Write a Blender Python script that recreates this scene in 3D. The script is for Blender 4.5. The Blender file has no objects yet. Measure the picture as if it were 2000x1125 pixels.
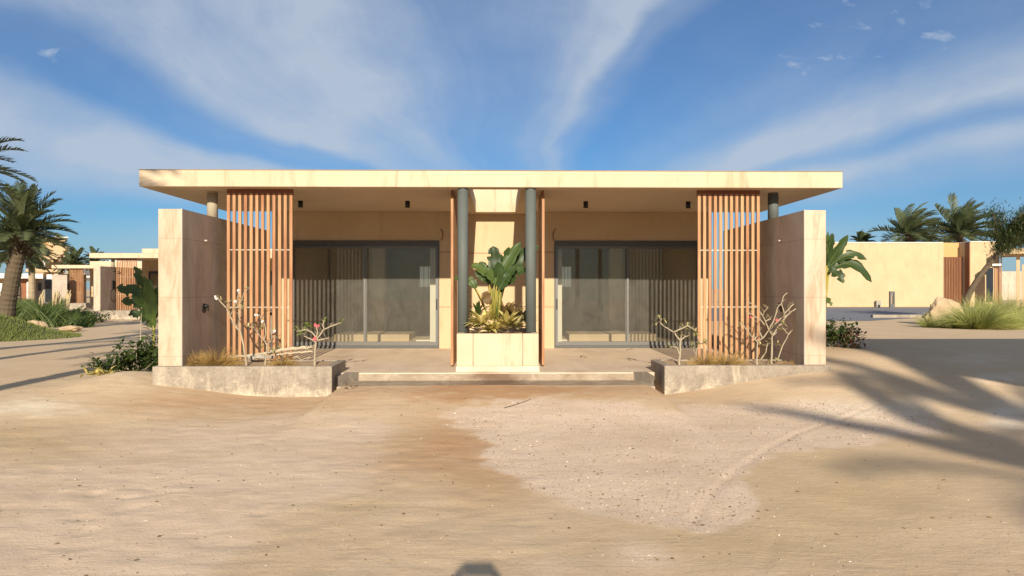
import bpy, math, random
import numpy as np
from mathutils import Vector, Matrix
R = math.radians
S = bpy.context.scene
C = S.collection
rng = random.Random(7)

# ------------------------------------------------------------------ camera
CAMZ, F, YAW, HZ = 1.45, 1400.0, 1.0, 564.0
cd = bpy.data.cameras.new('camera'); cam = bpy.data.objects.new('camera', cd); C.objects.link(cam)
cam.location = (0, 0, CAMZ); cam.rotation_euler = (R(90), 0, R(-YAW))
cd.sensor_width = 36; cd.lens = 36 * F / 2000; cd.clip_end = 3000; cd.clip_start = 0.05
cd.shift_y = (HZ - 562.5) / 2000
S.camera = cam
S.view_settings.view_transform = 'Standard'; S.view_settings.look = 'None'
S.view_settings.gamma = 1; S.view_settings.exposure = 0.62
# ------------------------------------------------------------------ sun and sky
EL, AZ = 21.0, -1.3           # light travels towards +Y, turned a little to -X
sd = Vector((math.sin(R(AZ)) * math.cos(R(EL)), math.cos(R(AZ)) * math.cos(R(EL)), -math.sin(R(EL))))
sl = bpy.data.lights.new('sun', 'SUN'); so = bpy.data.objects.new('sun', sl); C.objects.link(so)
so.rotation_euler = sd.to_track_quat('-Z', 'Y').to_euler(); so.location = (0, -20, 20)
sl.energy = 4.4; sl.angle = R(0.53); sl.color = (1.0, 0.885, 0.70)
W = bpy.data.worlds.new('World'); S.world = W; W.use_nodes = True

class NT:
    def __init__(s, nt): s.nt = nt; nt.nodes.clear()
    def n(s, t, ins=None, **kw):
        d = s.nt.nodes.new(t)
        for k, v in kw.items(): setattr(d, k, v)
        for k, v in (ins or {}).items():
            sk = d.inputs[k]
            if isinstance(v, bpy.types.NodeSocket): s.nt.links.new(v, sk)
            elif v is not None: sk.default_value = v
        return d
    def m(s, op, a, b=None, c=None, clamp=False):
        ins = {0: a}
        if b is not None: ins[1] = b
        if c is not None: ins[2] = c
        return s.n('ShaderNodeMath', ins, operation=op, use_clamp=clamp).outputs[0]
    def ramp(s, fac, stops, interp='LINEAR'):
        d = s.n('ShaderNodeValToRGB', {0: fac}); cr = d.color_ramp; cr.interpolation = interp
        while len(cr.elements) < len(stops): cr.elements.new(0.5)
        for e, (p, c) in zip(cr.elements, stops):
            e.position = p
            e.color = (c, c, c, 1) if isinstance(c, (int, float)) else (*c, 1)
        return d.outputs[0]
    def mix(s, f, a, b, blend='MIX'):
        d = s.n('ShaderNodeMix', data_type='RGBA', blend_type=blend)
        for k, v in ((0, f), (6, a), (7, b)):
            if isinstance(v, bpy.types.NodeSocket): s.nt.links.new(v, d.inputs[k])
            elif isinstance(v, tuple): d.inputs[k].default_value = (*v, 1)
            else: d.inputs[k].default_value = v
        return d.outputs[2]
    def noise(s, vec, scale, detail=4, rough=0.55, dist=0.0, dims='3D'):
        return s.n('ShaderNodeTexNoise', {'Vector': vec, 'Scale': scale, 'Detail': detail, 'Roughness': rough, 'Distortion': dist}, noise_dimensions=dims).outputs[0]
    def mapping(s, vec, scale=(1, 1, 1), rot=(0, 0, 0)):
        return s.n('ShaderNodeMapping', {'Vector': vec, 'Scale': scale, 'Rotation': rot}).outputs[0]

w = NT(W.node_tree)
sky = w.n('ShaderNodeTexSky', sky_type='NISHITA', sun_disc=False)
sky.sun_elevation = R(EL); sky.sun_rotation = R(180 + AZ); sky.air_density = 1.0; sky.dust_density = 0.3; sky.ozone_density = 3.0
tc = w.n('ShaderNodeTexCoord').outputs['Generated']
sp = w.n('ShaderNodeSeparateXYZ', {0: tc}).outputs
ya = w.m('MAXIMUM', w.m('ABSOLUTE', sp[1]), 0.15)
a = w.m('DIVIDE', sp[0], ya); b = w.m('DIVIDE', sp[2], ya)
nz = w.n('ShaderNodeTexNoise', {'Vector': w.mapping(tc, (1.2, 1.2, 2.0)), 'Scale': 1.7, 'Detail': 5, 'Roughness': .52})
nzc = w.n('ShaderNodeSeparateColor', {0: nz.outputs[1]}).outputs
a1 = w.m('ADD', w.m('ADD', a, 0.012), w.m('MULTIPLY', w.m('SUBTRACT', nzc[0], 0.5), 0.30))
b1 = w.m('ADD', w.m('SUBTRACT', b, 0.100), w.m('MULTIPLY', w.m('SUBTRACT', nzc[1], 0.5), 0.14))
th = w.m('ARCTAN2', a1, b1)                    # streaks fan out from a point low in the north
rr = w.m('SQRT', w.m('ADD', w.m('MULTIPLY', a1, a1), w.m('MULTIPLY', b1, b1)))
T = lambda d: (d + 100) / 200
fan = w.ramp(w.m('DIVIDE', w.m('ADD', th, R(100)), R(200)), [(T(d), v) for d, v in (
    (-96, .30), (-89, .04), (-84, .50), (-79, .80), (-75, .62), (-71, .16), (-67, .22), (-61, .78), (-50, .66), (-36, .80), (-24, .52),
    (-12, .34), (0, .30), (14, .34), (26, .55), (34, .72), (40, .30), (48, .10), (58, .14), (68, .30), (77, .85), (80, .32), (82.5, .75), (85, .40), (88, .12), (93, .30))], 'EASE')
vec = w.n('ShaderNodeCombineXYZ', {0: w.m('MULTIPLY', a1, 2.4), 1: w.m('MULTIPLY', b1, 3.0), 2: 3.7}).outputs[0]
n1 = w.noise(vec, 1.2, 7, 0.55, 0.3)
vec2 = w.n('ShaderNodeCombineXYZ', {0: w.m('MULTIPLY', th, 8.0), 1: w.m('MULTIPLY', rr, 3.4), 2: 9.1}).outputs[0]
n2 = w.noise(vec2, 1.3, 12, 0.64, 0.15)
dens = w.m('MULTIPLY', fan, w.ramp(n1, [(.30, .45), (.68, 1.0)]))
dens = w.m('MULTIPLY', dens, w.m('ADD', .42, w.m('MULTIPLY', w.m('ADD', w.m('MULTIPLY', n2, .5), w.m('MULTIPLY', w.noise(w.mapping(tc, (3.5, 2, 6), (0, 0, R(20))), 2.2, 10, .62, .4), .5)), 1.15)))
# small high puffs
pv = w.n('ShaderNodeCombineXYZ', {0: w.m('MULTIPLY', a, 16.0), 1: w.m('MULTIPLY', b, 30.0), 2: 0.3}).outputs[0]
pf = w.ramp(w.noise(pv, 1.0, 8, 0.6, 0.2), [(.54, 0), (.72, .65)])
pm = w.m('MAXIMUM', w.ramp(w.n('ShaderNodeVectorMath', {0: w.n('ShaderNodeCombineXYZ', {0: a, 1: w.m('MULTIPLY', b, 1.6), 2: 0}).outputs[0], 1: (.52, .52, 0)}, operation='DISTANCE').outputs['Value'], [(.05, 1), (.22, 0)]),
    w.ramp(w.n('ShaderNodeVectorMath', {0: w.n('ShaderNodeCombineXYZ', {0: a, 1: w.m('MULTIPLY', b, .9), 2: 0}).outputs[0], 1: (-.585, .32, 0)}, operation='DISTANCE').outputs['Value'], [(.03, 1), (.09, 0)]))
dens = w.m('MAXIMUM', dens, w.m('MULTIPLY', pf, pm))
dens = w.m('MULTIPLY', dens, w.ramp(rr, [(0, .25), (.10, .6), (.22, 1)]))
dens = w.m('MULTIPLY', dens, 1.65, clamp=True)
hz = w.ramp(b, [(0.0, 0.45), (0.10, 0.12), (0.2, 0.0)])
skyc = w.mix(1.0, sky.outputs[0], (0.30, 0.53, 0.74), 'MULTIPLY')
col = w.mix(w.m('MULTIPLY', dens, 0.85), skyc, (4.0, 4.6, 5.4))
col = w.mix(w.m('MULTIPLY', hz, 0.6), col, (2.2, 3.3, 4.6))
bg = w.n('ShaderNodeBackground', {0: col, 1: 0.082})
w.n('ShaderNodeOutputWorld', {0: bg.outputs[0]})

# ------------------------------------------------------------------ helpers
def at(px, Y, py=None):
    X = Y * math.tan(math.atan((px - 1000) / F) + R(YAW))
    Zc = Y * math.cos(R(YAW)) + X * math.sin(R(YAW))
    z = None if py is None else CAMZ + (HZ - py) * Zc / F
    return (X, Y, z) if py is not None else X

def tag(o, label=None, cat=None, group=None, kind=None):
    if label: o['label'] = label
    if cat: o['category'] = cat
    if group: o['group'] = group
    if kind: o['kind'] = kind
    return o
ORIG = {}
def thing(name, loc, label, cat, group=None):
    o = bpy.data.objects.new(name, None); C.objects.link(o); o.location = loc; o.empty_display_size = 0.2
    ORIG[o] = Vector(loc)
    return tag(o, label, cat, group)

class MB:
    def each(s, name, mat, parent, per=8, **k):
        o = None
        nb = len(s.v) // per
        for i in range(nb):
            m = MB(); m.v = s.v[i * per:(i + 1) * per]; m.f = [tuple(q - i * per for q in f) for f in s.f[i * 6:(i + 1) * 6]]; m.r = s.r[i * 6:(i + 1) * 6]; m.sm = s.sm[i * 6:(i + 1) * 6]; o = m.build(name, mat, parent, **k)
        return o
    def __init__(s): s.v = []; s.f = []; s.r = []; s.sm = []; s.cr = 0.5
    def add(s, vs, fs, smooth=False, r=None):
        b = len(s.v); s.v += [tuple(v) for v in vs]; s.f += [tuple(b + i for i in f) for f in fs]
        rr = s.cr if r is None else r
        s.r += [rr] * len(fs); s.sm += [smooth] * len(fs); return s
    def box(s, x0, x1, y0, y1, z0, z1, r=None):
        vs = [(x, y, z) for x in (x0, x1) for y in (y0, y1) for z in (z0, z1)]
        return s.add(vs, [(0, 1, 3, 2), (4, 6, 7, 5), (0, 4, 5, 1), (2, 3, 7, 6), (0, 2, 6, 4), (1, 5, 7, 3)], r=r)
    def prism(s, poly, z0, z1, r=None):       # poly counter-clockwise in xy
        n = len(poly); vs = [(x, y, z0) for x, y in poly] + [(x, y, z1) for x, y in poly]
        fs = [tuple(range(n - 1, -1, -1)), tuple(range(n, 2 * n))] + [(i, (i + 1) % n, n + (i + 1) % n, n + i) for i in range(n)]
        return s.add(vs, fs, r=r)
    def tube(s, pts, rad, n=8, smooth=True, r=None, cap=True):
        pts = [Vector(p) for p in pts]; m = len(pts)
        if isinstance(rad, (int, float)): rad = [rad] * m
        vs = []; pu = None
        for i, p in enumerate(pts):
            d = (pts[min(i + 1, m - 1)] - pts[max(i - 1, 0)]).normalized()
            if pu is None: pu = Vector((1, 0, 0)) if abs(d.x) < .9 else Vector((0, 1, 0))
            u = (pu - d * pu.dot(d)).normalized(); v = d.cross(u); pu = u
            vs += [p + (u * math.cos(2 * math.pi * k / n) + v * math.sin(2 * math.pi * k / n)) * rad[i] for k in range(n)]
        fs = [(i * n + k, i * n + (k + 1) % n, (i + 1) * n + (k + 1) % n, (i + 1) * n + k) for i in range(m - 1) for k in range(n)]
        if cap: fs += [tuple(range(n - 1, -1, -1)), tuple(range((m - 1) * n, m * n))]
        return s.add(vs, fs, smooth, r)
    def leaf(s, base, d, up, L, wd, droop=0.3, fold=0.25, n=4, r=None, prof=None, bend=None):
        base = Vector(base); d = Vector(d).normalized(); up = Vector(up)
        side = d.cross(up)
        if side.length < 1e-4: side = Vector((1, 0, 0))
        side.normalize(); nrm = side.cross(d).normalized()
        vs = []; p = base.copy(); dd = d.copy()
        for i in range(n + 1):
            t = i / n
            ww = wd * (math.sin(math.pi * min(1, t * .93 + .05)) ** .75 if prof is None else prof(t)) * .5
            if i == n and prof is None: ww = wd * .02
            nr = side.cross(dd).normalized()
            vs += [p - side * ww + nr * ww * fold, p, p + side * ww + nr * ww * fold]
            dd = (dd + Vector((0, 0, -1)) * droop / n + (Vector(bend) / n if bend is not None else Vector((0, 0, 0)))).normalized()
            p = p + dd * (L / n)
        fs = []
        for i in range(n):
            q = i * 3; fs += [(q, q + 1, q + 4, q + 3), (q + 1, q + 2, q + 5, q + 4)]
        return s.add(vs, fs, True, rng.random() if r is None else r)
    def rock(s, c, rx, ry, rz, seed=0, sub=2):
        import bmesh
        bm = bmesh.new(); bmesh.ops.create_icosphere(bm, subdivisions=sub + 1, radius=1)
        from mathutils import noise as N
        vs = []
        for v in bm.verts:
            p = v.co.normalized(); k = 1 + .35 * N.noise(p * 1.3 + Vector((seed, 0, 0))) + .16 * N.noise(p * 3.1 + Vector((0, seed, 0))) + .09 * N.noise(p * 8 + Vector((seed, seed, 0))) - .10 * abs(N.noise(p * 2.2 + Vector((5, seed, 9))))
            vs.append((c[0] + p.x * rx * k, c[1] + p.y * ry * k, c[2] + p.z * rz * k))
        fs = [tuple(v.index for v in f.verts) for f in bm.faces]; bm.free()
        return s.add(vs, fs, False)
    def build(s, name, mat, parent=None, bevel=0, loc=None, label=None):
        me = bpy.data.meshes.new(name)
        o0 = ORIG.get(parent, Vector((0, 0, 0))) if parent is not None else Vector(loc or (0, 0, 0))
        v = np.array(s.v, dtype=np.float64) - np.array(o0)
        me.from_pydata(v.tolist(), [], s.f)
        me.polygons.foreach_set('use_smooth', s.sm)
        at_ = me.attributes.new('rnd', 'FLOAT', 'FACE'); at_.data.foreach_set('value', s.r)
        me.materials.append(mat); me.update()
        o = bpy.data.objects.new(name, me); C.objects.link(o)
        if parent is not None: o.parent = parent; ORIG[o] = o0
        else: o.location = o0; ORIG[o] = o0
        if bevel:
            b = o.modifiers.new('bevel', 'BEVEL'); b.width = bevel; b.segments = 2; b.limit_method = 'ANGLE'
        if label: o['label'] = label
        return o

def copy_tree(o, parent=None):
    c = o.copy(); C.objects.link(c); c.parent = parent
    for ch in [x for x in list(C.objects) if x.parent == o]: copy_tree(ch, c)
    return c

# ------------------------------------------------------------------ materials
def mat(name, fn):
    m = bpy.data.materials.new(name); m.use_nodes = True; t = NT(m.node_tree); fn(t); return m
def out(t, col, rough=0.8, bump=None, bs=0.3, bd=0.02, spec=0.3, metal=0.0, extra=None):
    ins = {'Base Color': col if isinstance(col, bpy.types.NodeSocket) else (*col, 1), 'Roughness': rough, 'Specular IOR Level': spec, 'Metallic': metal}
    if bump is not None: ins['Normal'] = t.n('ShaderNodeBump', {'Strength': bs, 'Distance': bd, 'Height': bump}).outputs[0]
    p = t.n('ShaderNodeBsdfPrincipled', ins)
    t.n('ShaderNodeOutputMaterial', {0: p.outputs[0]}); return p
def pos(t): return t.n('ShaderNodeNewGeometry').outputs['Position']
def obj(t): return t.n('ShaderNodeTexCoord').outputs['Object']
def rnd(t): return t.n('ShaderNodeAttribute', attribute_name='rnd').outputs['Fac']

def stucco(c1, c2, stain=(0.30, 0.20, 0.12), st=0.5):
    def f(t):
        p = pos(t)
        n = t.noise(p, 1.3, 6, .6); g = t.noise(p, 60, 3, .6)
        c = t.mix(t.ramp(n, [(.35, 0), (.65, 1)]), c1, c2)
        v = t.noise(t.mapping(p, (3.5, 3.5, .55)), 1.6, 6, .65, .8)
        c = t.mix(t.m('MULTIPLY', t.ramp(v, [(.55, 0), (.75, 1)]), st), c, stain)
        c = t.mix(t.ramp(g, [(.3, .10), (.7, 0)]), c, stain)
        out(t, c, .9, t.m('ADD', g, t.m('MULTIPLY', n, .6)), .25, .01, .15)
    return f
M = {}
M['stucco'] = mat('cream_stucco', stucco((.58, .435, .275), (.53, .385, .235), (.40, .27, .15), .55))
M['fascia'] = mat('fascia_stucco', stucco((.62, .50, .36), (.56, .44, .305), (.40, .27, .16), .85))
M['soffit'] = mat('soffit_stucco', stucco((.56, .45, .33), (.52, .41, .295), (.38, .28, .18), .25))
M['white_render'] = mat('white_render', stucco((.78, .76, .70), (.72, .69, .62), (.5, .45, .38), .25))
M['far_stucco'] = mat('far_stucco', stucco((.57, .43, .27), (.52, .385, .235), (.42, .27, .13), .6))
M['far_orange'] = mat('far_orange', stucco((.60, .38, .17), (.55, .34, .15), (.40, .22, .1), .3))
M['interior'] = mat('interior_paint', stucco((.62, .55, .42), (.58, .51, .39), (.5, .42, .3), .1))
def stone(t):
    p = pos(t)
    n = t.noise(t.mapping(p, (1, 1, .35)), 2.2, 8, .68, 1.2); g = t.noise(p, 45, 4, .6)
    v = t.noise(t.mapping(p, (5, 5, .7)), 2.0, 7, .7, .6)
    c = t.ramp(n, [(.25, (.38, .26, .17)), (.42, (.52, .40, .295)), (.6, (.57, .455, .345)), (.8, (.45, .32, .215))])
    c = t.mix(t.ramp(v, [(.50, 0), (.72, .75)]), c, (.34, .20, .11))
    z = t.n('ShaderNodeSeparateXYZ', {0: p}).outputs[2]
    j = t.m('ABSOLUTE', t.m('SUBTRACT', t.m('FRACT', t.m('DIVIDE', t.m('ADD', z, -.13), .80)), .5))
    jm = t.ramp(j, [(.000, 1), (.0045, 1), (.007, 0)])
    c = t.mix(t.m('MULTIPLY', jm, .30), c, (.20, .14, .09))
    out(t, c, .75, t.m('SUBTRACT', t.m('ADD', g, n), t.m('MULTIPLY', jm, .8)), .3, .008, .3)
M['stone'] = mat('travertine', stone)
def clad(t):  # grey tone standing in for shade on the side walls' inner faces
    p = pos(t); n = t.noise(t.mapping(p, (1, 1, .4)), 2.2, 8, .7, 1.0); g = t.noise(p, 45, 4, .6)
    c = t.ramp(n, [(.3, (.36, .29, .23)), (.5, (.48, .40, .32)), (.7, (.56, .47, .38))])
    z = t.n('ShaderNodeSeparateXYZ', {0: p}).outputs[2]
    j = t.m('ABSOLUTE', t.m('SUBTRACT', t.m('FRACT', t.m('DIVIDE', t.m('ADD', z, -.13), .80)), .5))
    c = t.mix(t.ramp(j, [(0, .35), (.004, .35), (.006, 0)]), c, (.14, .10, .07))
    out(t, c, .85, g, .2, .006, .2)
M['clad'] = mat('shade_grey', clad)
def planter(t):
    p = pos(t)
    q = t.n('ShaderNodeVectorMath', {0: p, 1: t.n('ShaderNodeVectorMath', {0: t.n('ShaderNodeTexNoise', {'Vector': p, 'Scale': 3.5, 'Detail': 4}).outputs[1], 1: (.35, .35, .35)}, operation='MULTIPLY').outputs[0]}, operation='ADD').outputs[0]
    vo = t.n('ShaderNodeTexVoronoi', {'Vector': t.mapping(q, (3.2, 3.2, 3.0)), 'Scale': 1.0}, feature='DISTANCE_TO_EDGE').outputs['Distance']
    blk = t.n('ShaderNodeTexVoronoi', {'Vector': t.mapping(q, (2.6, 2.6, 2.2)), 'Scale': 1.0, 'Randomness': .8}, distance='CHEBYCHEV').outputs['Color']
    blk = t.n('ShaderNodeSeparateColor', {0: blk}).outputs[0]
    n = t.m('ADD', t.m('MULTIPLY', t.noise(p, 4, 9, .75, .5), .92), t.m('MULTIPLY', blk, .08)); g = t.noise(p, 40, 5, .65)
    base = t.ramp(n, [(.3, (.22, .18, .14)), (.5, (.32, .27, .215)), (.7, (.43, .37, .30))])
    z = t.n('ShaderNodeSeparateXYZ', {0: p}).outputs[2]
    low = t.ramp(t.m('SUBTRACT', .42, z), [(.10, .0), (.38, .28)])
    vs_ = t.noise(t.mapping(p, (7, 7, 1.4)), 1.0, 7, .7, .8)
    effl = t.m('ADD', t.ramp(vs_, [(.54, 0), (.72, .7)]), t.m('MULTIPLY', t.ramp(t.m('ADD', n, low), [(.66, 0), (.86, 1)]), .9), clamp=True)
    c = t.mix(effl, base, (.56, .48, .36))
    c = t.mix(t.ramp(g, [(.35, .35), (.6, 0)]), c, (.14, .11, .09))
    out(t, c, .9, t.m('ADD', g, n), .4, .01, .2)
M['planter'] = mat('weathered_concrete', planter)
def terr(t):
    p = pos(t); n = t.noise(t.mapping(p, (1, .5, 1)), 1.6, 7, .65, .5); g = t.noise(p, 90, 3, .6)
    c = t.ramp(n, [(.3, (.56, .43, .32)), (.5, (.70, .56, .42)), (.75, (.78, .63, .49))])
    c = t.mix(t.ramp(g, [(.35, .3), (.55, 0)]), c, (.26, .19, .13))
    s_ = t.n('ShaderNodeVectorMath', {0: t.mapping(p, (1, 2.5, 1)), 1: (0.0, 25.2, .1)}, operation='DISTANCE').outputs['Value']
    c = t.mix(t.m('MULTIPLY', t.ramp(t.m('ADD', s_, t.m('MULTIPLY', n, .5)), [(.45, 1), (1.0, 0)]), .55), c, (.20, .11, .06))
    out(t, c, .85, g, .2, .005, .3)
M['terrace'] = mat('terrace_screed', terr)
def stepm(t):
    p = pos(t); n = t.noise(t.mapping(p, (1, 1, 2)), 3.0, 8, .7, .6); g = t.noise(p, 50, 4, .6)
    c = t.ramp(n, [(.3, (.24, .17, .12)), (.46, (.33, .26, .19)), (.62, (.43, .35, .27)), (.8, (.54, .45, .35))])
    c = t.mix(t.ramp(g, [(.35, .35), (.55, 0)]), c, (.22, .15, .10))
    x_ = t.n('ShaderNodeSeparateXYZ', {0: p}).outputs[0]
    d_ = t.m('ADD', t.m('ABSOLUTE', t.m('ADD', x_, .02)), t.m('MULTIPLY', n, .5))
    c = t.mix(t.ramp(d_, [(.42, .75), (.80, 0)]), c, (.13, .075, .045))
    out(t, c, .9, t.m('ADD', n, g), .4, .01, .15)
M['step'] = mat('worn_step', stepm)
def wood(c1, c2, c3):
    def f(t):
        p = obj(t); q = t.n('ShaderNodeVectorMath', {0: p, 1: t.n('ShaderNodeCombineXYZ', {0: t.m('MULTIPLY', rnd(t), 37.0), 2: t.m('MULTIPLY', rnd(t), 11.0)}).outputs[0]}, operation='ADD').outputs[0]
        g = t.noise(t.mapping(q, (60, 60, 2.0)), 1.0, 6, .65, .4); b = t.noise(t.mapping(q, (4, 4, 1.1)), 1.0, 3)
        c = t.mix(rnd(t), c1, c2); c = t.mix(t.ramp(b, [(.35, 0), (.7, .8)]), c, c3)
        c = t.mix(t.ramp(g, [(.35, .5), (.6, 0)]), c, tuple(x * .5 for x in c1))
        out(t, c, .6, g, .2, .002, .3)
    return f
M['wood'] = mat('screen_wood', wood((.34, .135, .06), (.58, .33, .16), (.56, .33, .17)))
M['wood_dark'] = mat('red_wood', wood((.22, .075, .035), (.28, .10, .05), (.20, .07, .035)))
M['gate_wood'] = mat('gate_wood', wood((.25, .10, .05), (.32, .15, .07), (.24, .10, .05)))
M['drift'] = mat('driftwood', wood((.50, .40, .27), (.60, .50, .36), (.42, .33, .23)))
def simple(c, rough=.6, metal=0., spec=.4, var=.15, sc=8, bmp=.1):
    def f(t):
        n = t.noise(pos(t), sc, 5, .6)
        cc = t.mix(n, tuple(x * (1 - var) for x in c), tuple(min(1, x * (1 + var)) for x in c))
        out(t, cc, rough, n, bmp, .01, spec, metal)
    return f
M['metal'] = mat('grey_aluminium', simple((.085, .082, .078), .45, .3, .4, .1, 20, .02))
M['frame'] = mat('grey_frame', simple((.14, .135, .13), .4, .2, .4, .1, 20, .02))
M['column'] = mat('column_paint', simple((.105, .118, .110), .65, 0, .3, .2, 3, .05))
M['column_pale'] = mat('column_concrete', simple((.36, .31, .23), .8, 0, .3, .15, 5, .1))
M['black'] = mat('black_plastic', simple((.012, .012, .012), .4, 0, .4, .1, 20, .02))
M['steel'] = mat('steel', simple((.45, .42, .38), .35, .9, .5, .05, 20, .02))
M['dark_glass'] = mat('dark_glass', simple((.03, .035, .04), .1, 0, .6, .1, 4, .0))
M['rail'] = mat('rail_steel', simple((.5, .45, .38), .4, .4, .5, .05, 20, .02))
M['joint'] = mat('groove', simple((.20, .13, .08), .9, 0, .1, .1, 8, .0))
M['asphalt'] = mat('asphalt', simple((.19, .19, .21), .85, 0, .3, .2, 2, .2))
M['rock'] = mat('pale_rock', simple((.45, .33, .21), .9, 0, .2, .35, 7, .8))
M['grey_rock'] = mat('grey_rock', simple((.33, .29, .24), .9, 0, .2, .35, 9, .8))
M['soil'] = mat('planter_soil', simple((.36, .26, .17), .95, 0, .1, .3, 12, .8))
M['flower'] = mat('pink_flower', simple((.62, .12, .14), .6, 0, .3, .3, 30, 0))
M['flower_white'] = mat('pale_flower', simple((.75, .62, .58), .6, 0, .3, .2, 30, 0))
M['plume'] = mat('plume', simple((.50, .38, .22), .8, 0, .2, .2, 20, 0))
M['far_hill'] = mat('hill', simple((.30, .25, .22), .9, 0, .1, .2, .05, 0))
def bark(c):
    def f(t):
        p = pos(t); z = t.n('ShaderNodeSeparateXYZ', {0: p}).outputs[2]
        n = t.noise(p, 9, 6, .7); b = t.noise(t.mapping(p, (2, 2, 16)), 1.0, 4)
        cc = t.mix(t.m('ADD', t.m('MULTIPLY', n, .6), t.m('MULTIPLY', b, .5)), tuple(x * .45 for x in c), tuple(x * 1.5 for x in c))
        out(t, cc, .9, t.m('ADD', n, b), .8, .03, .1)
    return f
M['bark'] = mat('palm_bark', bark((.12, .09, .06)))
M['bark_pale'] = mat('pale_bark', bark((.34, .27, .18)))
M['stem'] = mat('stem_bark', simple((.37, .305, .215), .8, 0, .2, .25, 30, .3))
def leafm(c1, c2, c3=None, tr=.25, rough=.5, spec=.35):
    def f(t):
        r = rnd(t); n = t.noise(pos(t), 5, 3)
        st = [(0, c1), (.55, c2), (1, c3 or c2)]
        c = t.ramp(t.m('ADD', t.m('MULTIPLY', r, .8), t.m('MULTIPLY', t.m('SUBTRACT', n, .4), .6), clamp=True), st)
        p = t.n('ShaderNodeBsdfPrincipled', {'Base Color': c, 'Roughness': rough, 'Specular IOR Level': spec})
        q = t.n('ShaderNodeBsdfTranslucent', {0: t.mix(.5, c, (.25, .30, .05))})
        t.n('ShaderNodeOutputMaterial', {0: t.n('ShaderNodeMixShader', {0: tr, 1: p.outputs[0], 2: q.outputs[0]}).outputs[0]})
    return f
M['palm_leaf'] = mat('palm_leaf', leafm((.055, .075, .03), (.10, .12, .055), (.20, .19, .10), .15, .5))
M['leaf'] = mat('shrub_leaf', leafm((.022, .045, .010), (.055, .095, .02), (.11, .14, .035)))
M['banana'] = mat('paddle_leaf', leafm((.022, .042, .012), (.045, .080, .020), (.10, .14, .030), .18, .45, .35))
M['banana_stem'] = mat('paddle_stem', leafm((.09, .13, .03), (.38, .32, .06), (.45, .34, .08), .1))
M['yellow_leaf'] = mat('variegated_leaf', leafm((.30, .24, .07), (.68, .56, .18), (.78, .68, .30), .2))
M['brown_leaf'] = mat('dry_leaf', leafm((.12, .075, .03), (.20, .13, .05), (.26, .18, .08), .1))
M['pale_leaf'] = mat('pale_leaf', leafm((.26, .24, .09), (.45, .40, .18), (.55, .48, .26), .2))
M['green_pale'] = mat('light_green_leaf', leafm((.13, .19, .04), (.24, .29, .08), (.30, .33, .12), .2))
M['dry_grass'] = mat('dry_grass', leafm((.28, .16, .05), (.46, .29, .10), (.55, .40, .18), .25))
M['grass'] = mat('green_grass', leafm((.16, .19, .04), (.34, .36, .10), (.50, .45, .20), .3))
M['lawn'] = mat('lawn_grass', leafm((.07, .09, .02), (.14, .16, .04), (.22, .22, .07), .2))
M['reed'] = mat('reed_leaf', leafm((.035, .065, .014), (.08, .12, .028), (.16, .18, .06), .2))
M['red_leaf'] = mat('red_leaf', leafm((.08, .03, .03), (.14, .06, .04), (.10, .10, .04), .2))
M['tree_leaf'] = mat('tree_leaf', leafm((.02, .035, .012), (.05, .075, .022), (.09, .11, .04), .2))
def glass(t):
    fr = t.n('ShaderNodeFresnel', {0: 1.5}).outputs[0]
    fr2 = t.m('ADD', t.m('MULTIPLY', fr, 1.1), .0, clamp=True)
    tr = t.n('ShaderNodeBsdfTransparent', {0: (.80, .80, .74, 1)})
    gl = t.n('ShaderNodeBsdfGlossy', {0: (.9, .84, .72, 1), 1: .01})
    m1 = t.n('ShaderNodeMixShader', {0: fr2, 1: tr.outputs[0], 2: gl.outputs[0]})
    d = t.noise(t.mapping(pos(t), (2, 2, 1.2)), 2.0, 7, .7, 1.0)
    df = t.n('ShaderNodeBsdfDiffuse', {0: (.50, .48, .42, 1)})
    m2 = t.n('ShaderNodeMixShader', {0: t.ramp(d, [(.3, .09), (.7, .16)]), 1: m1.outputs[0], 2: df.outputs[0]})
    t.n('ShaderNodeOutputMaterial', {0: m2.outputs[0]})
M['glass'] = mat('dusty_glass', glass)
def frosted(t):
    t.n('ShaderNodeOutputMaterial', {0: t.n('ShaderNodeBsdfTranslucent', {0: (.9, .85, .72, 1)}).outputs[0]})
M['frosted'] = mat('frosted_glass', frosted)
def sandm(t):
    p = pos(t)
    ca = t.n('ShaderNodeAttribute', attribute_name='tone').outputs['Color']
    gr = t.n('ShaderNodeAttribute', attribute_name='gravel').outputs['Fac']
    n = t.noise(p, 1.1, 8, .65, .4); g = t.noise(p, 55, 5, .75); g2 = t.noise(p, 160, 2, .6); r_ = t.noise(t.mapping(p, (1.6, 9, 1), (0, 0, R(6))), 2.2, 5, .6, .6)
    c = t.mix(t.ramp(n, [(.3, .28), (.55, 0)]), ca, (.46, .31, .17))
    c = t.mix(t.ramp(n, [(.55, 0), (.8, .35)]), c, (.82, .66, .48))
    c = t.mix(t.ramp(r_, [(.40, .18), (.52, 0)]), c, (.48, .34, .2))
    c = t.mix(t.ramp(g, [(.36, .30), (.52, 0)]), c, (.42, .30, .20))
    sp_ = t.m('MULTIPLY', t.ramp(g2, [(.58, 0), (.74, .6)]), t.m('ADD', .15, t.m('MULTIPLY', gr, .5)))
    c = t.mix(sp_, c, (.85, .74, .60))
    dk = t.m('MULTIPLY', t.ramp(g2, [(.28, .6), (.40, 0)]), t.m('ADD', .1, t.m('MULTIPLY', gr, .45)))
    c = t.mix(dk, c, (.24, .17, .12))
    h = t.m('ADD', t.m('ADD', t.m('ADD', t.m('MULTIPLY', g, .9), t.m('MULTIPLY', t.noise(p, 13, 5, .7, .5), 1.6)), t.m('MULTIPLY', g2, t.m('ADD', .1, t.m('MULTIPLY', gr, .25)))), t.m('MULTIPLY', r_, 1.1))
    out(t, c, .95, h, .35, .012, .05)
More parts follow.
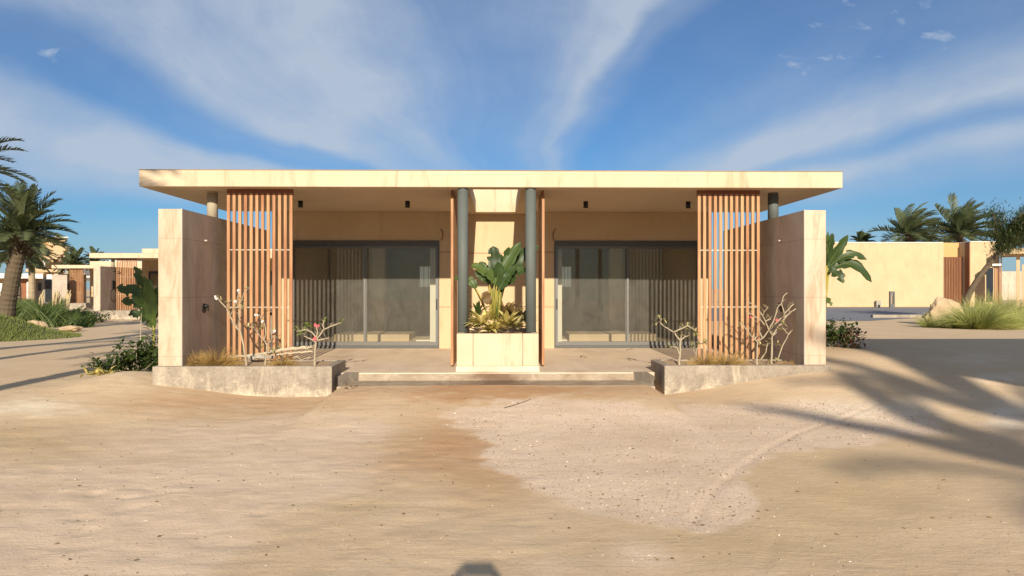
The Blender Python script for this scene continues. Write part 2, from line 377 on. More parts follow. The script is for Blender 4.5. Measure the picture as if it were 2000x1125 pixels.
M['sand'] = mat('sand', sandm)

# ------------------------------------------------------------------ ground
def ss(x): x = np.clip(x, 0, 1); return x * x * (3 - 2 * x)
PERM = np.random.RandomState(3).rand(256, 256)
def vn(x, y):
    xi = np.floor(x).astype(int); yi = np.floor(y).astype(int); fx = x - xi; fy = y - yi
    fx = fx * fx * (3 - 2 * fx); fy = fy * fy * (3 - 2 * fy)
    g = lambda a, b: PERM[a % 256, b % 256]
    return (g(xi, yi) * (1 - fx) + g(xi + 1, yi) * fx) * (1 - fy) + (g(xi, yi + 1) * (1 - fx) + g(xi + 1, yi + 1) * fx) * fy
def fbm(x, y, o=4):
    s = 0; a = .5; 
    for i in range(o): s = s + a * vn(x * 2 ** i + 17 * i, y * 2 ** i + 31 * i); a *= .5
    return s
def gz(X, Y, fine=False):
    X = np.asarray(X, dtype=float); Y = np.asarray(Y, dtype=float)
    z = .50 * ss((X - 1.8) / 2.8) * ss((Y - 7.5) / 3.6)
    z = z + .13 * ss((-X - 3) / 1.5) * ss((Y - 7) / 2.5) * (1 - ss((Y - 14) / 8))
    z = z + .146 * ss((Y - 7) / 2.3) * (1 - ss((np.abs(X + .05) - 2.03) / .24))
    z = z + .16 * np.exp(-((X + 5.2) / .6) ** 2 - ((Y - 10.1) / .8) ** 2)
    inside = (X > -4.52) & (X < 4.38) & (Y > 9.74) & (Y < 21)
    z = np.where(inside, np.minimum(z, .08), z)
    if fine:
        z = z + .045 * (fbm(X * .5, Y * .5, 3) - .5) * (1 - ss((Y - 8.6) / 1.0) + .0)
        near = (1 - ss((Y - 9) / 5))
        z = z + near * (.020 * (fbm(X * 2.2, Y * 2.2, 3) - .45)) + near * .015 * (fbm(X * 7, Y * 7, 3) - .5) * ss((1.5 - X) / 2)
        fp = fbm(X * 5.2 + 3, Y * 5.2, 2)
        msk = ss((-X + 1.2) / 2.5) * ss((8.0 - Y) / 1.5) * ss((fbm(X * .9 + 9, Y * .9, 2) - .38) / .1)
        z = z - near * msk * .010 * ss((fp - .48) / .12)
        rp = fbm(X * 1.3, Y * 9 + X * .8, 3)
        z = z + near * .007 * (rp - .5) * ss((1.5 - X) / 2)
    return z
def gzf(x, y): return float(gz(x, y))
def proj(X, Y, Z):
    c_, s_ = math.cos(R(YAW)), math.sin(R(YAW))
    xc = X * c_ - Y * s_; zc = Y * c_ + X * s_; zc = np.maximum(zc, .2)
    return 1000 + F * xc / zc, HZ - F * (Z - CAMZ) / zc
xs = np.concatenate([-np.geomspace(900, 7, 70), np.arange(-6.9, 6.9, .04), np.geomspace(7, 900, 70)])
ys = np.concatenate([np.linspace(-60, 1.5, 20), np.arange(2.0, 3.4, .12), np.arange(3.5, 11, .035), np.geomspace(11.05, 40, 90), np.geomspace(41, 1400, 45)])
GX, GY = np.meshgrid(xs, ys); Z0 = gz(GX, GY)
GZ = gz(GX, GY, True)
PX, PY = proj(GX, GY, Z0)
# shallow drag mark across the gravel
def polyd(px, py, pts):
    d = np.full(px.shape, 1e9)
    for (x0, y0), (x1, y1) in zip(pts[:-1], pts[1:]):
        dx, dy = x1 - x0, y1 - y0; t = np.clip(((px - x0) * dx + (py - y0) * dy) / (dx * dx + dy * dy), 0, 1)
        d = np.minimum(d, np.hypot(px - x0 - t * dx, py - y0 - t * dy))
    return d
def ground_pts(pp): return [(at(x, 1400 * 1.45 / (y - HZ)), 1400 * 1.45 / (y - HZ)) for x, y in pp]
for pp, dep in (([(1350, 1030), (1375, 985), (1410, 945), (1440, 920), (1500, 880), (1560, 848), (1620, 825), (1730, 800)], .008), ([(1487, 1110), (1505, 1080), (1516, 1045)], .005)):
    d = polyd(GX, GY, ground_pts(pp)); GZ = GZ - dep * np.exp(-(d / .026) ** 2) + dep * .35 * np.exp(-((d - .065) / .03) ** 2)
def inpoly(px, py, poly):
    ins = np.zeros(px.shape, bool)
    for i in range(len(poly)):
        x0, y0 = poly[i]; x1, y1 = poly[(i + 1) % len(poly)]
        c = ((y0 > py) != (y1 > py)) & (px < (x1 - x0) * (py - y0) / ((y1 - y0) + 1e-9) + x0); ins ^= c
    return ins
wx = (fbm(GX * 1.5, GY * 1.5, 4) - .5) * 70 + (fbm(GX * 7, GY * 7, 3) - .45) * 46; wy = (fbm(GX * 1.5 + 40, GY * 1.5, 4) - .5) * 36 + (fbm(GX * 7 + 9, GY * 7, 3) - .45) * 24
def soft(poly, wdt):
    ins = inpoly(PX + wx, PY + wy, poly); d = polyd(PX + wx, PY + wy, poly + [poly[0]]); sd_ = np.where(ins, d, -d); return ss(sd_ / wdt + .5)
def blob(cx, cy, rx, ry, s): return s * np.exp(-(((PX + wx - cx) / rx) ** 2 + ((PY + wy - cy) / ry) ** 2))
grav = soft([(860, 812), (955, 778), (1150, 782), (1400, 796), (1600, 775), (1790, 800), (1850, 835), (1600, 872), (1480, 900), (1445, 930), (1480, 990), (1350, 1035), (1190, 1002), (1030, 960), (945, 905), (932, 865), (930, 835)], 16)
grav2 = .6 * soft([(-300, 930), (160, 850), (420, 815), (760, 805), (740, 870), (700, 950), (560, 1000), (300, 1200), (-400, 1300)], 60)
grav3 = blob(1255, 1085, 55, 28, .8) + blob(1090, 1105, 60, 14, .5)
sand_c = np.array([.63, .47, .31]); grav_c = np.array([.74, .57, .43]); tone = np.ones(GX.shape + (3,)) * sand_c
tone[Y_ := (GY > 12)] *= 1.0
def blend(mask, c): 
    global tone
    tone = tone * (1 - mask[..., None]) + np.array(c) * mask[..., None]
blend(grav2 * 1.2, grav_c)
blend(np.clip(blob(880, 850, 90, 45, .8) + blob(840, 900, 120, 35, .6) + blob(1000, 766, 330, 13, .9) + blob(970, 760, 110, 8, .8) + blob(420, 785, 260, 20, .6) + blob(960, 940, 90, 40, .5), 0, 1), (.52, .30, .16))
blend(np.clip(blob(60, 870, 170, 40, .6) + blob(1650, 960, 220, 90, .45) + blob(1400, 1060, 260, 40, .5) + blob(700, 985, 70, 16, .5) + blob(1750, 760, 90, 30, .4), 0, 1), (.49, .355, .19))
blend(np.clip(blob(60, 798, 110, 16, .9) + blob(250, 720, 60, 14, .4), 0, 1), (.80, .68, .50))
blend(np.clip(grav + grav3, 0, 1), grav_c)
blend(np.clip(blob(1700, 790, 140, 28, .6) + blob(1975, 812, 50, 22, 1.0) + blob(1905, 700, 70, 10, .5) + blob(1950, 738, 60, 9, .6), 0, 1), (.78, .68, .55))
gravel_mask = np.clip(grav + grav2 * .5 + grav3, 0, 1)
ny, nx = GX.shape
idx = np.arange(nx * ny).reshape(ny, nx)
quads = np.stack([idx[:-1, :-1], idx[:-1, 1:], idx[1:, 1:], idx[1:, :-1]], -1).reshape(-1, 4)
me = bpy.data.meshes.new('ground')
me.vertices.add(nx * ny); me.vertices.foreach_set('co', np.stack([GX, GY, GZ], -1).ravel())
me.loops.add(len(quads) * 4); me.loops.foreach_set('vertex_index', quads.ravel().astype(np.int32))
me.polygons.add(len(quads)); me.polygons.foreach_set('loop_start', np.arange(0, len(quads) * 4, 4, dtype=np.int32))
me.polygons.foreach_set('use_smooth', np.ones(len(quads), bool))
me.update(calc_edges=True)
ta = me.attributes.new('tone', 'FLOAT_COLOR', 'POINT'); ta.data.foreach_set('color', np.concatenate([tone, np.ones(GX.shape + (1,))], -1).ravel())
ga = me.attributes.new('gravel', 'FLOAT', 'POINT'); ga.data.foreach_set('value', gravel_mask.ravel())
me.materials.append(M['sand'])
g_ = bpy.data.objects.new('ground', me); C.objects.link(g_); tag(g_, kind='structure', label='dry tan sand spread round the villa')

# pebbles and shell bits: uncountable
mb = MB(); pr = np.random.RandomState(5); cnt = 0
while cnt < 15000:
    y = 3.6 + 8 * pr.rand() ** 1.4; x = (pr.rand() - .5) * 1.5 * y; px_, py_ = proj(np.array([x]), np.array([y]), gz([x], [y]))
    j = np.searchsorted(ys, y); i = np.searchsorted(xs, x)
    if i >= nx or j >= ny: continue
    if -4.7 < x < 4.5 and y > 9.5: continue
    gm = gravel_mask[j, i]
    if pr.rand() > .03 + .97 * gm ** 3: continue
    s = .002 + .0045 * pr.rand() ** 3 + (.006 if pr.rand() < .02 else 0); a_ = pr.rand() * 6.3; z = GZ[j, i]
    c_, s_ = math.cos(a_), math.sin(a_); e = .6 + pr.rand() * .9
    P = [(-s * e, -s * .6), (s * e, -s * .5), (s * e * .8, s * .7), (-s * e * .9, s * .5)]
    mb.add([(x + u * c_ - v * s_, y + u * s_ + v * c_, z - .003) for u, v in P] + [(x + (u * c_ - v * s_) * .7, y + (u * s_ + v * c_) * .7, z + s * .55) for u, v in P],
           [(4, 5, 6, 7), (0, 1, 5, 4), (1, 2, 6, 5), (2, 3, 7, 6), (3, 0, 4, 7)], r=pr.rand())
    cnt += 1
def peb(t):
    out(t, t.ramp(rnd(t), [(0, (.10, .07, .05)), (.3, (.26, .19, .135)), (.75, (.40, .31, .23)), (.93, (.50, .41, .32)), (1, (.80, .72, .60))]), .8, spec=.2)
M['pebble'] = mat('pebble', peb)
tag(mb.build('gravel', M['pebble']), kind='stuff', label='small pale pebbles and shell bits strewn over the sand', cat='gravel')

# ------------------------------------------------------------------ villa
FL = .29; CE = 2.95; XL, XR = -5.286, 5.118
BL, BR = -4.42, 4.165
V = thing('villa', (-.06, 14.0, .25), 'flat-roofed cream villa with two sliding glass doors and a wide overhanging roof slab', 'villa')
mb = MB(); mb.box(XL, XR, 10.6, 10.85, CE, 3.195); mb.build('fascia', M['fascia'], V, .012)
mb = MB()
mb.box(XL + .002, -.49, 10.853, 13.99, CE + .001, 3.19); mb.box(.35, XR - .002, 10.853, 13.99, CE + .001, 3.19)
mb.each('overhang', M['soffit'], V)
mb = MB(); mb.box(-.489, -.46, 10.853, 13.985, CE + .001, 3.18); mb.box(.32, .349, 10.853, 13.985, CE + .001, 3.18)
mb.each('skylight_reveal', M['fascia'], V)
mb = MB(); mb.box(BL, BR, 14.0, 20.3, CE - .001, 3.60); mb.build('roof', M['fascia'], V)
DL = (-4.06, -1.173); DR = (1.07, 3.94); DT = 2.39
mb = MB()
def wl(x0, x1, y0, y1, z0, z1): mb.box(x0, x1, y0, y1, z0, z1)
T1 = CE - .003
wl(BL, DL[0], 14.002, 14.2, FL - .2, T1); wl(DL[0], DL[1], 14.002, 14.2, DT, T1); wl(DL[1], -.78, 14.002, 14.2, FL - .2, T1)
wl(.68, DR[0], 14.002, 14.2, FL - .2, T1); wl(DR[0], DR[1], 14.002, 14.2, DT, T1); wl(DR[1], BR, 14.002, 14.2, FL - .2, T1)
wl(-.88, -.78, 14.2, 14.4, FL - .2, T1); wl(.68, .78, 14.2, 14.4, FL - .2, T1)
wl(-.88, .78, 14.4, 14.55, FL - .2, T1)
mb.build('wall', M['stucco'], V)
mb = MB()   # side, back and inside walls
mb.box(BL, BL + .15, 14.2, 20.2, FL - .2, T1); mb.box(BR - .15, BR, 14.2, 20.2, FL - .2, T1)
mb.box(-.15, .05, 14.55, 20.0, FL - .2, T1)
for x0, x1, wa, wb in ((BL + .15, -.15, -2.25, -1.88), (.05, BR - .15, 1.72, 2.02)):
    mb.box(x0, wa, 20.0, 20.2, FL - .2, T1); mb.box(wb, x1, 20.0, 20.2, FL - .2, T1)
    mb.box(wa, wb, 20.0, 20.2, FL - .2, 1.50); mb.box(wa, wb, 20.0, 20.2, 2.08, T1)
mb.box(-3.05, -2.75, 17.2, 17.5, FL, 2.6); mb.box(2.65, 2.95, 17.2, 17.5, FL, 2.6)
mb.box(-4.2, -3.05, 17.9, 18.0, FL, 2.7); mb.box(2.95, 4.0, 17.9, 18.0, FL, 2.7)
mb.build('inner_wall', M['interior'], V)
for wa, wb in ((-2.25, -1.88), (1.72, 2.02)):
    mb = MB(); mb.box(wa, wb, 20.16, 20.17, 1.5, 2.08); mb.build('window', M['frosted'], V)
    for k in range(4):
        mb = MB(); xw = wa + (wb - wa) * (k + .02) / 3.04; mb.box(xw, xw + .012, 20.12, 20.155, 1.5, 2.08); mb.build('window_bar', M['frame'], V)
mb = MB(); mb.box(BL + .15, -.89, 14.2, 20.0, 2.62, 2.7); mb.box(.79, BR - .15, 14.2, 20.0, 2.62, 2.7); mb.each('inner_ceiling', M['interior'], V)
mb = MB(); mb.box(BL + .15, -.89, 14.21, 20.0, FL - .1, FL); mb.box(.79, BR - .15, 14.21, 20.0, FL - .1, FL); mb.each('inner_floor', M['terrace'], V)
mb = MB(); mb.box(-1.385, -1.245, 14.32, 14.42, FL, 2.6); mb.box(1.13, 1.25, 14.32, 14.42, FL, 2.6); mb.each('wall_strip', M['white_render'], V)  # upright white wall pieces just inside the glass
mb = MB(); mb.box(-3.65, -2.0, 15.9, 17.0, FL, FL + .15); mb.box(1.55, 3.5, 15.9, 17.0, FL, FL + .15); mb.each('bed_plinth', M['soffit'], V)
mb = MB(); mb.box(-1.85, -1.3, 15.9, 16.2, FL, FL + .03); mb.box(1.2, 1.5, 15.9, 16.2, FL, FL + .03); mb.each('curtain_hem', M['white_render'], V)  # white slabs standing in for the sunlit curtain bottoms
for x, y, p_ in ((at(415, 11.15), 11.15, 'column_pale'), (at(904, 10.72), 10.72, 'column'), (at(1036.5, 10.72), 10.72, 'column'), (at(1510, 11.15), 11.15, 'column')):
    rad = .080
    mb = MB(); zb = 2.5 if p_ == 'column_pale' or x > 3 else .70
    mb.tube([(x, y, zb), (x, y, CE - .03)], rad, 28); mb.tube([(x, y, CE - .031), (x, y, CE)], rad * .92, 28, False)
    mb.build('column', M[p_], V)
mb = MB()
for z in (2.16, 1.09): mb.box(-.78, .68, 14.396, 14.402, z, z + .012)
mb.box(-1.17, -.785, 13.998, 14.004, 2.16, 2.172); mb.box(.685, 1.07, 13.998, 14.004, 2.16, 2.172)
mb.box(-1.17, -.785, 13.998, 14.004, 1.09, 1.10); mb.box(.685, 1.07, 13.998, 14.004, 1.09, 1.10)
mb.each('wall_groove', M['joint'], V)
def sdoor(x0, x1, hside, lab):
    D = MB(); fw = .04; y0, y1 = 13.985, 14.09
    D.box(x0, x1, y0, y1, DT - .10, DT); D.box(x0, x1, y0, y1, FL, FL + .05)
    D.box(x0, x0 + .03, y0, y1, FL + .05, DT - .10); D.box(x1 - .03, x1, y0, y1, FL + .05, DT - .10)
    fr = D.build('sliding_door', M['metal'], V); fr['label'] = lab
    xm = (x0 + x1) / 2
    for k, (a0, a1) in enumerate(((x0 + .032, xm + .03), (xm - .03, x1 - .032))):
        yy = 14.02 if (k == 1) == (hside > 0) else 14.058
        z0, z1 = FL + .052, DT - .102
        s = MB(); s.box(a0, a1, yy - .015, yy + .015, z0, z0 + .07); s.box(a0, a1, yy - .015, yy + .015, z1 - .05, z1)
        s.box(a0, a0 + fw, yy - .015, yy + .015, z0 + .07, z1 - .05); s.box(a1 - fw, a1, yy - .015, yy + .015, z0 + .07, z1 - .05)
        s.build('sash', M['frame'], fr)
        g = MB(); g.add([(a0 + fw - .005, yy + .001, z0 + .065), (a1 - fw + .005, yy + .001, z0 + .065), (a1 - fw + .005, yy + .001, z1 - .045), (a0 + fw - .005, yy + .001, z1 - .045)], [(0, 1, 2, 3)])
        g.build('pane', M['glass'], fr)
    hx = x1 - .052 if hside > 0 else x0 + .052
    h = MB(); h.box(hx - .012, hx + .012, 13.975, 14.004, 1.05, 1.25); h.box(hx - .006, hx + .006, 13.962, 13.976, 1.08, 1.22); h.build('handle', M['black'], fr)
sdoor(*DL, 1, 'left sliding glass door in a dark grey frame'); sdoor(*DR, -1, 'right sliding glass door in a dark grey frame')

# terrace, with fall towards the front
mb = MB(); x0, x1, yf = -4.35, 4.25, 10.25
mb.add([(x0, yf, .13), (x1, yf, .13), (x1, 14.2, .13), (x0, 14.2, .13), (x0, yf, .25), (x1, yf, .25), (x1, 14.2, .2905), (x0, 14.2, .2905)],
       [(3, 2, 1, 0), (4, 5, 6, 7), (0, 1, 5, 4), (1, 2, 6, 5), (2, 3, 7, 6), (3, 0, 4, 7)])
tag(mb.build('terrace', M['terrace'], bevel=.008), kind='structure', label='beige screed terrace under the roof overhang')
mb = MB(); mb.box(-2.18, 2.10, 9.62, 10.249, 0, .140)
tag(mb.build('step', M['step'], bevel=.012), kind='structure', label='low worn step in front of the terrace')
mb = MB(); mb.prism([(-2.19, 9.75), (-2.00, 10.245), (-2.19, 10.245)], .05, .262); mb.prism([(2.11, 9.75), (2.11, 10.245), (1.92, 10.245)], .05, .262)
tag(mb.build('step_cheek', M['planter']), kind='structure', label='low concrete cheeks at both ends of the step')

mb = MB(); mb.box(-2.18, 2.10, 10.238, 10.2485, .12, .236)
tag(mb.build('riser', M['step'], bevel=.002), kind='structure', label='stained riser along the terrace edge')
mb = MB(); mb.box(XL - .006, XR + .006, 10.594, 10.86, 3.196, 3.203); mb.build('roof_edge', M['soil'], V)
# side walls, front planters, screens, showers
WALLX = {-1: (-4.609, -4.287), 1: (4.179, 4.481)}
def side_wall(sgn, lab):
    a_, b_ = WALLX[sgn]; t = thing('side_wall', ((a_ + b_) / 2, 9.75, .1), lab, 'wall', 'travertine side walls')
    mb = MB(); mb.box(a_, b_, 9.76, 13.3, .05, 2.53); mb.build('wall_slab', M['stone'], t, .008)
    inn = b_ if sgn < 0 else a_
    mb = MB(); s_ = 1 if sgn < 0 else -1
    ic = MB(); ic.box(*sorted((inn, inn + s_ * .004)), 9.765, 13.299, .05, 2.528); ic.build('shade_grey', M['clad'], t)  # added thin sheet, the inner face's shade put into its colour
    xx = sorted((inn - s_ * .012, inn + s_ * .002)); mb.box(xx[0], xx[1], 9.752, 9.762, .4, 2.534); mb.build('edge_trim', M['rail'], t)
    return t
SWL = side_wall(-1, 'tall travertine clad side wall with a black shower valve, left of the main terrace')
SWR = side_wall(1, 'tall travertine clad side wall with brown streaks, right of the main terrace')
def front_planter(sgn, lab):
    xs_ = (at(297, 9.66), at(648, 9.66)) if sgn < 0 else (at(1298, 9.66), at(1623, 9.66))
    t = thing('front_planter', ((xs_[0] + xs_[1]) / 2, 9.66, .05), lab, 'planter', 'low concrete planters in front of the terrace')
    a_, b_ = xs_; z = .41; w_ = .11; y0, y1 = 9.66, 10.54; mb = MB()
    mb.box(a_, b_, y0, y0 + w_, -.1, z)
    mb.box(a_, a_ + w_, y0 + w_, y1, -.1, z); mb.box(b_ - w_, b_, y0 + w_, y1, -.1, z); mb.box(a_ + w_, b_ - w_, y1 - .06, y1, -.1, z)
    mb.build('planter_box', M['planter'], t, .012)
    n = 40; s = MB(); X_ = np.linspace(a_ + w_ - .01, b_ - w_ + .01, n); Y_2 = np.linspace(y0 + w_ - .01, y1 - .05, 10)
    vs = [(x, y, z - .045 + .03 * float(fbm(np.array(x * 4.), np.array(y * 4.), 3)) + .03 * math.exp(-((y - 10.3) / .2) ** 2)) for y in Y_2 for x in X_]
    s.add(vs, [(j * n + i, j * n + i + 1, (j + 1) * n + i + 1, (j + 1) * n + i) for j in range(9) for i in range(n - 1)], True); s.build('soil', M['soil'], t)
    return t
FPL = front_planter(-1, 'low weathered concrete planter with bare frangipani stems, left of the step')
FPR = front_planter(1, 'low weathered concrete planter half buried in sand, right of the step')
def screen(x0, x1, y0, y1, n, lab, nm='slatted_screen', along='x'):
    t = thing(nm, ((x0 + x1) / 2, (y0 + y1) / 2, .3), lab, 'screen', 'wooden slatted screens round the terrace')
    mb = MB(); sw, sdp = .044, .030
    for i in range(n):
        r = rng.random()
        if along == 'x':
            x = x0 + (x1 - x0 - sw) * i / (n - 1); mb.box(x, x + sw, y0, y0 + sdp, .275, CE - .06, r)
        else:
            y = y0 + (y1 - y0 - sw) * i / (n - 1); mb.box(x0, x0 + sw * .9, y, y + sw, .285, CE - .05, r)
    mb.build('slats', M['wood'], t, .002)
    mb = MB()
    if along == 'x': mb.box(x0 - .005, x1 + .005, y0 + .012, y0 + .05, CE - .10, CE - .002)
    else: mb.box(x0 + .005, x0 + .03, y0 - .01, y1 + .01, CE - .10, CE - .002)
    mb.build('top_beam', M['wood_dark'], t)
    for z in (2.03, 1.165):
        mb = MB()
        if along == 'x': mb.box(x0 + .02, x1 - .02, y0 + .008, y0 + .022, z, z + .013)
        else: mb.box(x0 + .012, x0 + .026, y0 + .02, y1 - .02, z, z + .013)
        mb.build('rail', M['rail'], t)
    return t
SCL = screen(at(443, 10.85), at(571, 10.85), 10.85, 10.88, 12, 'twelve-slat wooden screen in front of the left door, behind the frangipani planter')
SCR = screen(at(1363, 10.85), at(1484, 10.85), 10.85, 10.88, 12, 'twelve-slat wooden screen in front of the right door, behind the half-buried planter')
screen(at(883, 10.94) - .02, 0, 10.94, 11.94, 11, 'wooden screen seen edge-on left of the central planter', along='y')
screen(at(1061, 10.94) - .02, 0, 10.94, 11.94, 11, 'wooden screen seen edge-on right of the central planter', along='y')

def shower(sgn, lab):
    inn = WALLX[sgn][1] if sgn < 0 else WALLX[sgn][0]; d = 1 if sgn < 0 else -1
    px = 398 if sgn < 0 else 1527
    y = inn / math.tan(math.atan((px - 1000) / F) + R(YAW))
    z = at(px, y, 602 if sgn < 0 else 600)[2]
    t = thing('shower_valve', (inn, y, z), lab, 'shower fitting', 'shower fittings on the side walls')
    m_ = MB(); m_.tube([(inn, y, z), (inn + d * .012, y, z)], .07, 20, False)
    m_.tube([(inn, y, z + .04), (inn + d * .012, y, z + .05)], .05, 20, False); m_.build('plate', M['black'], t)
    m_ = MB(); m_.tube([(inn + d * .01, y, z + .03), (inn + d * .06, y, z + .03)], .028, 14); m_.box(*sorted((inn + d * .055, inn + d * .07)), y - .012, y + .012, z - .04, z + .05); m_.build('lever', M['black'], t)
    zs = at(px, y, 470)[2]
    t2 = thing('water_outlet', (inn, y, zs), lab.replace('black shower valve', 'small pale pipe stub').replace('black oval shower valve', 'small pale pipe stub'), 'pipe', 'pipe stubs on the side walls')
    m_ = MB(); m_.tube([(inn, y + .02, zs), (inn + d * .045, y + .02, zs)], .016, 12); m_.build('pipe', M['rail'], t2)
    m_ = MB(); m_.tube([(inn, y + .02, zs), (inn + d * .006, y + .02, zs)], .024, 14, False); m_.build('collar', M['steel'], t2)
    return t
SHL = shower(-1, 'black shower valve on the inner face of the left side wall')
shower(1, 'black oval shower valve on the inner face of the right side wall')
# spotlights
for px, py, lab in ((587, 400, 'black ceiling spotlight beside the left slatted screen'), (796, 399, 'black ceiling spotlight above the middle of the left door, nearer the central planter'),
                (1144, 400, 'black ceiling spotlight above the right door, nearer the central planter'), (1344, 401, 'black ceiling spotlight beside the right slatted screen')):
    Y = 12.3; x = at(px, Y); t = thing('spotlight', (x, Y, CE - .11), lab, 'spotlight', 'black spotlights under the overhang')
    m_ = MB(); m_.tube([(x, Y, CE - .115), (x, Y, CE - .001)], .041, 20, True); m_.build('housing', M['black'], t)
    m_ = MB(); m_.tube([(x, Y, CE - .118), (x, Y, CE - .114)], .030, 16, False); m_.build('lens', M['rail'], t)
for pts, lab in ((((862, 450), (861, 447), (864, 453), (865, 462), (862, 470)), 'bare cable stub by the right end of the left door'), (((1081, 470), (1080, 458), (1083, 450), (1085, 447)), 'bare cable stub above the left end of the right door')):
    m_ = MB(); m_.tube([at(x, 13.97 - .02 * (i % 2), y) for i, (x, y) in enumerate(pts)], .009, 6)
    tag(m_.build('cable', M['wood_dark'], loc=at(pts[0][0], 13.97, pts[0][1])), lab, 'cable', 'cable stubs beside the doors')

# central planter
cx0, cx1 = at(892, 10.38), at(1052, 10.38)
t = thing('central_planter', ((cx0 + cx1) / 2, 10.4, .26), 'cream box planter holding a bird of paradise between the two dark columns', 'planter')
mb = MB(); y0, y1, z0, z1 = 10.38, 11.9, .27, .80
mb.box(cx0 - .012, cx1 + .012, y0 - .012, y1, .22, .33); mb.build('plinth', M['terrace'], t, .006)
mb = MB()
j1, j2 = at(924, 10.38), at(1021, 10.38)
for a_, b_ in ((cx0, j1 - .003), (j1 + .003, j2 - .003), (j2 + .003, cx1)): mb.box(a_, b_, y0, y0 + .1, .331, z1)
mb.box(cx0, cx0 + .1, y0 + .1, y1, .331, z1); mb.box(cx1 - .1, cx1, y0 + .1, y1, .331, z1); mb.box(cx0 + .1, cx1 - .1, y1 - .1, y1, .331, z1)
mb.build('planter_box', M['fascia'], t, .006)
mb = MB(); mb.box(cx0 + .05, cx1 - .05, y0 + .05, y1 - .05, .4, z1 - .05); mb.build('soil', M['soil'], t)

# ------------------------------------------------------------------ plants
def interp(P, t):
    t = max(0, min(.9999, t)) * (len(P) - 1); i = int(t); return P[i].lerp(P[i + 1], t - i)
def paddle(mbl, mbs, base, lb, tip, wd, face=(0, -1, 0), droop=.3, r=None, sr=.012, torn=0):
    base, lb, tip = Vector(base), Vector(lb), Vector(tip)
    mid = base.lerp(lb, .5) + Vector((0, 0, .02)); mbs.tube([base, mid, lb], [sr, sr * .8, sr * .6], 6, r=rng.random())
    d = tip - lb; L = d.length * 1.04; f = Vector(face)
    d0 = (d.normalized() + Vector((0, 0, droop * .45))).normalized()
    side = d.normalized().cross(f).normalized(); n = 12; rr = rng.random() if r is None else r
    P = [];
    for i in range(n + 1):
        q = i / n; p = lb + d * q + Vector((0, 0, 1)) * math.sin(math.pi * q) * droop * L * .22; P.append(p)
    vs = []
    ex = []
    for i in range(n + 1):
        q = i / n; p = P[i]; ww = wd * .5 * (math.sin(math.pi * (q * .9 + .06)) ** .6) if i < n else .004
        dd = (P[min(i + 1, n)] - P[max(0, i - 1)]).normalized(); sdv = dd.cross(f).normalized(); nr = sdv.cross(dd).normalized()
        k = .48 + .16 * math.sin(q * 9 + rr * 7); wob = 1 + .14 * math.sin(q * 23 + rr * 20)
        cu = .25 * ww
        vs += [p - sdv * ww * wob + nr * (ww * k - cu * .6), p - sdv * ww * .5 + nr * ww * k * .8, p, p + sdv * ww * .5 + nr * ww * k * .8, p + sdv * ww * wob + nr * (ww * k - cu * .6)]
    fs = []
    for i in range(n):
        for k in range(4):
            if torn and (i * 7 + k * 3 + int(rr * 50)) % torn == 0 and k in (0, 3): continue
            q = i * 5 + k; fs.append((q, q + 1, q + 6, q + 5))
    mbl.add(vs, fs, True, rr)
    mbs.tube(P, [sr * .42 * (1 - .8 * i / n) for i in range(n + 1)], 4, r=0)

def c6(x, y): return 880 + .2045 * x, 450 + .2045 * y
Yp = 11.0
t = thing('bird_of_paradise', (at(967, Yp), Yp, .74), 'broad-leaved bird of paradise plant in the central cream planter', 'plant')
L_, S_ = MB(), MB()
for b0, lb, tp, wd, fc, dr, yo in (((410, 850), (450, 500), (672, 115), .17, (-.4, -1, .2), .15, 0), ((400, 850), (430, 430), (405, 150), .19, (0, -1, .35), .35, -.1),
    ((430, 850), (490, 540), (722, 365), .20, (.1, -1, .7), .5, .05), ((390, 850), (400, 470), (195, 338), .15, (0, -1, .8), .5, -.05), ((395, 850), (400, 500), (235, 405), .17, (-.2, -1, .3), .5, 0),
    ((430, 840), (520, 470), (725, 185), .19, (.3, -1, .1), .3, .2), ((440, 840), (560, 380), (845, 150), .17, (0, -1, .5), .35, .3),
    ((410, 850), (440, 530), (460, 300), .18, (.7, -1, .2), .3, -.15), ((400, 850), (470, 540), (520, 280), .20, (.9, -1, 0), .2, .1),
    ((415, 850), (470, 560), (570, 420), .20, (-.3, -1, .4), .7, -.12), ((390, 850), (360, 480), (275, 300), .15, (.5, -1, 0), .4, .2), ((410, 850), (500, 400), (560, 160), .16, (.6, -1, 0), .2, .25),
    ((405, 850), (460, 440), (490, 230), .15, (-.7, -1, .2), .15, .15), ((400, 850), (420, 520), (330, 370), .15, (.5, -1, .5), .6, -.2), ((420, 850), (520, 500), (640, 330), .15, (-.5, -1, .5), .4, -.05),
    ((340, 760), (240, 555), (165, 460), .12, (0, -1, .3), .7, -.05), ((335, 770), (200, 500), (30, 462), .12, (0, -1, .9), .3, .1)):
    A, B, T_ = [at(*((c6(*q)[0], Yp + (yo if i else yo * .3), c6(*q)[1]))) for i, q in enumerate((b0, lb, tp))]
    paddle(L_, S_, A, B, T_, wd * 1.1, fc, dr, torn=rng.choice((0, 9, 13, 17)))
for k in range(9):
    bx_ = 385 + k * 9; A = at(c6(bx_, 860)[0], Yp - .05 + .02 * (k % 3), c6(0, 860)[1]); B = at(c6(370 + k * 16, 540)[0], Yp - .06 + .03 * (k % 3), c6(0, 520)[1]); S_.tube([A, B], [.018, .009], 6, r=rng.random())
L_.build('leaves', M['banana'], t); S_.build('stems', M['banana_stem'], t)
L_ = MB(); S_ = MB()
paddle(L_, S_, at(c6(370, 800)[0], Yp - .1, c6(0, 800)[1]), at(c6(370, 700)[0], Yp - .1, c6(0, 700)[1]), at(c6(300, 600)[0], Yp - .15, c6(0, 600)[1]), .17, (0, -1, .1), .6)
L_.build('withered_leaf', M['brown_leaf'], t)

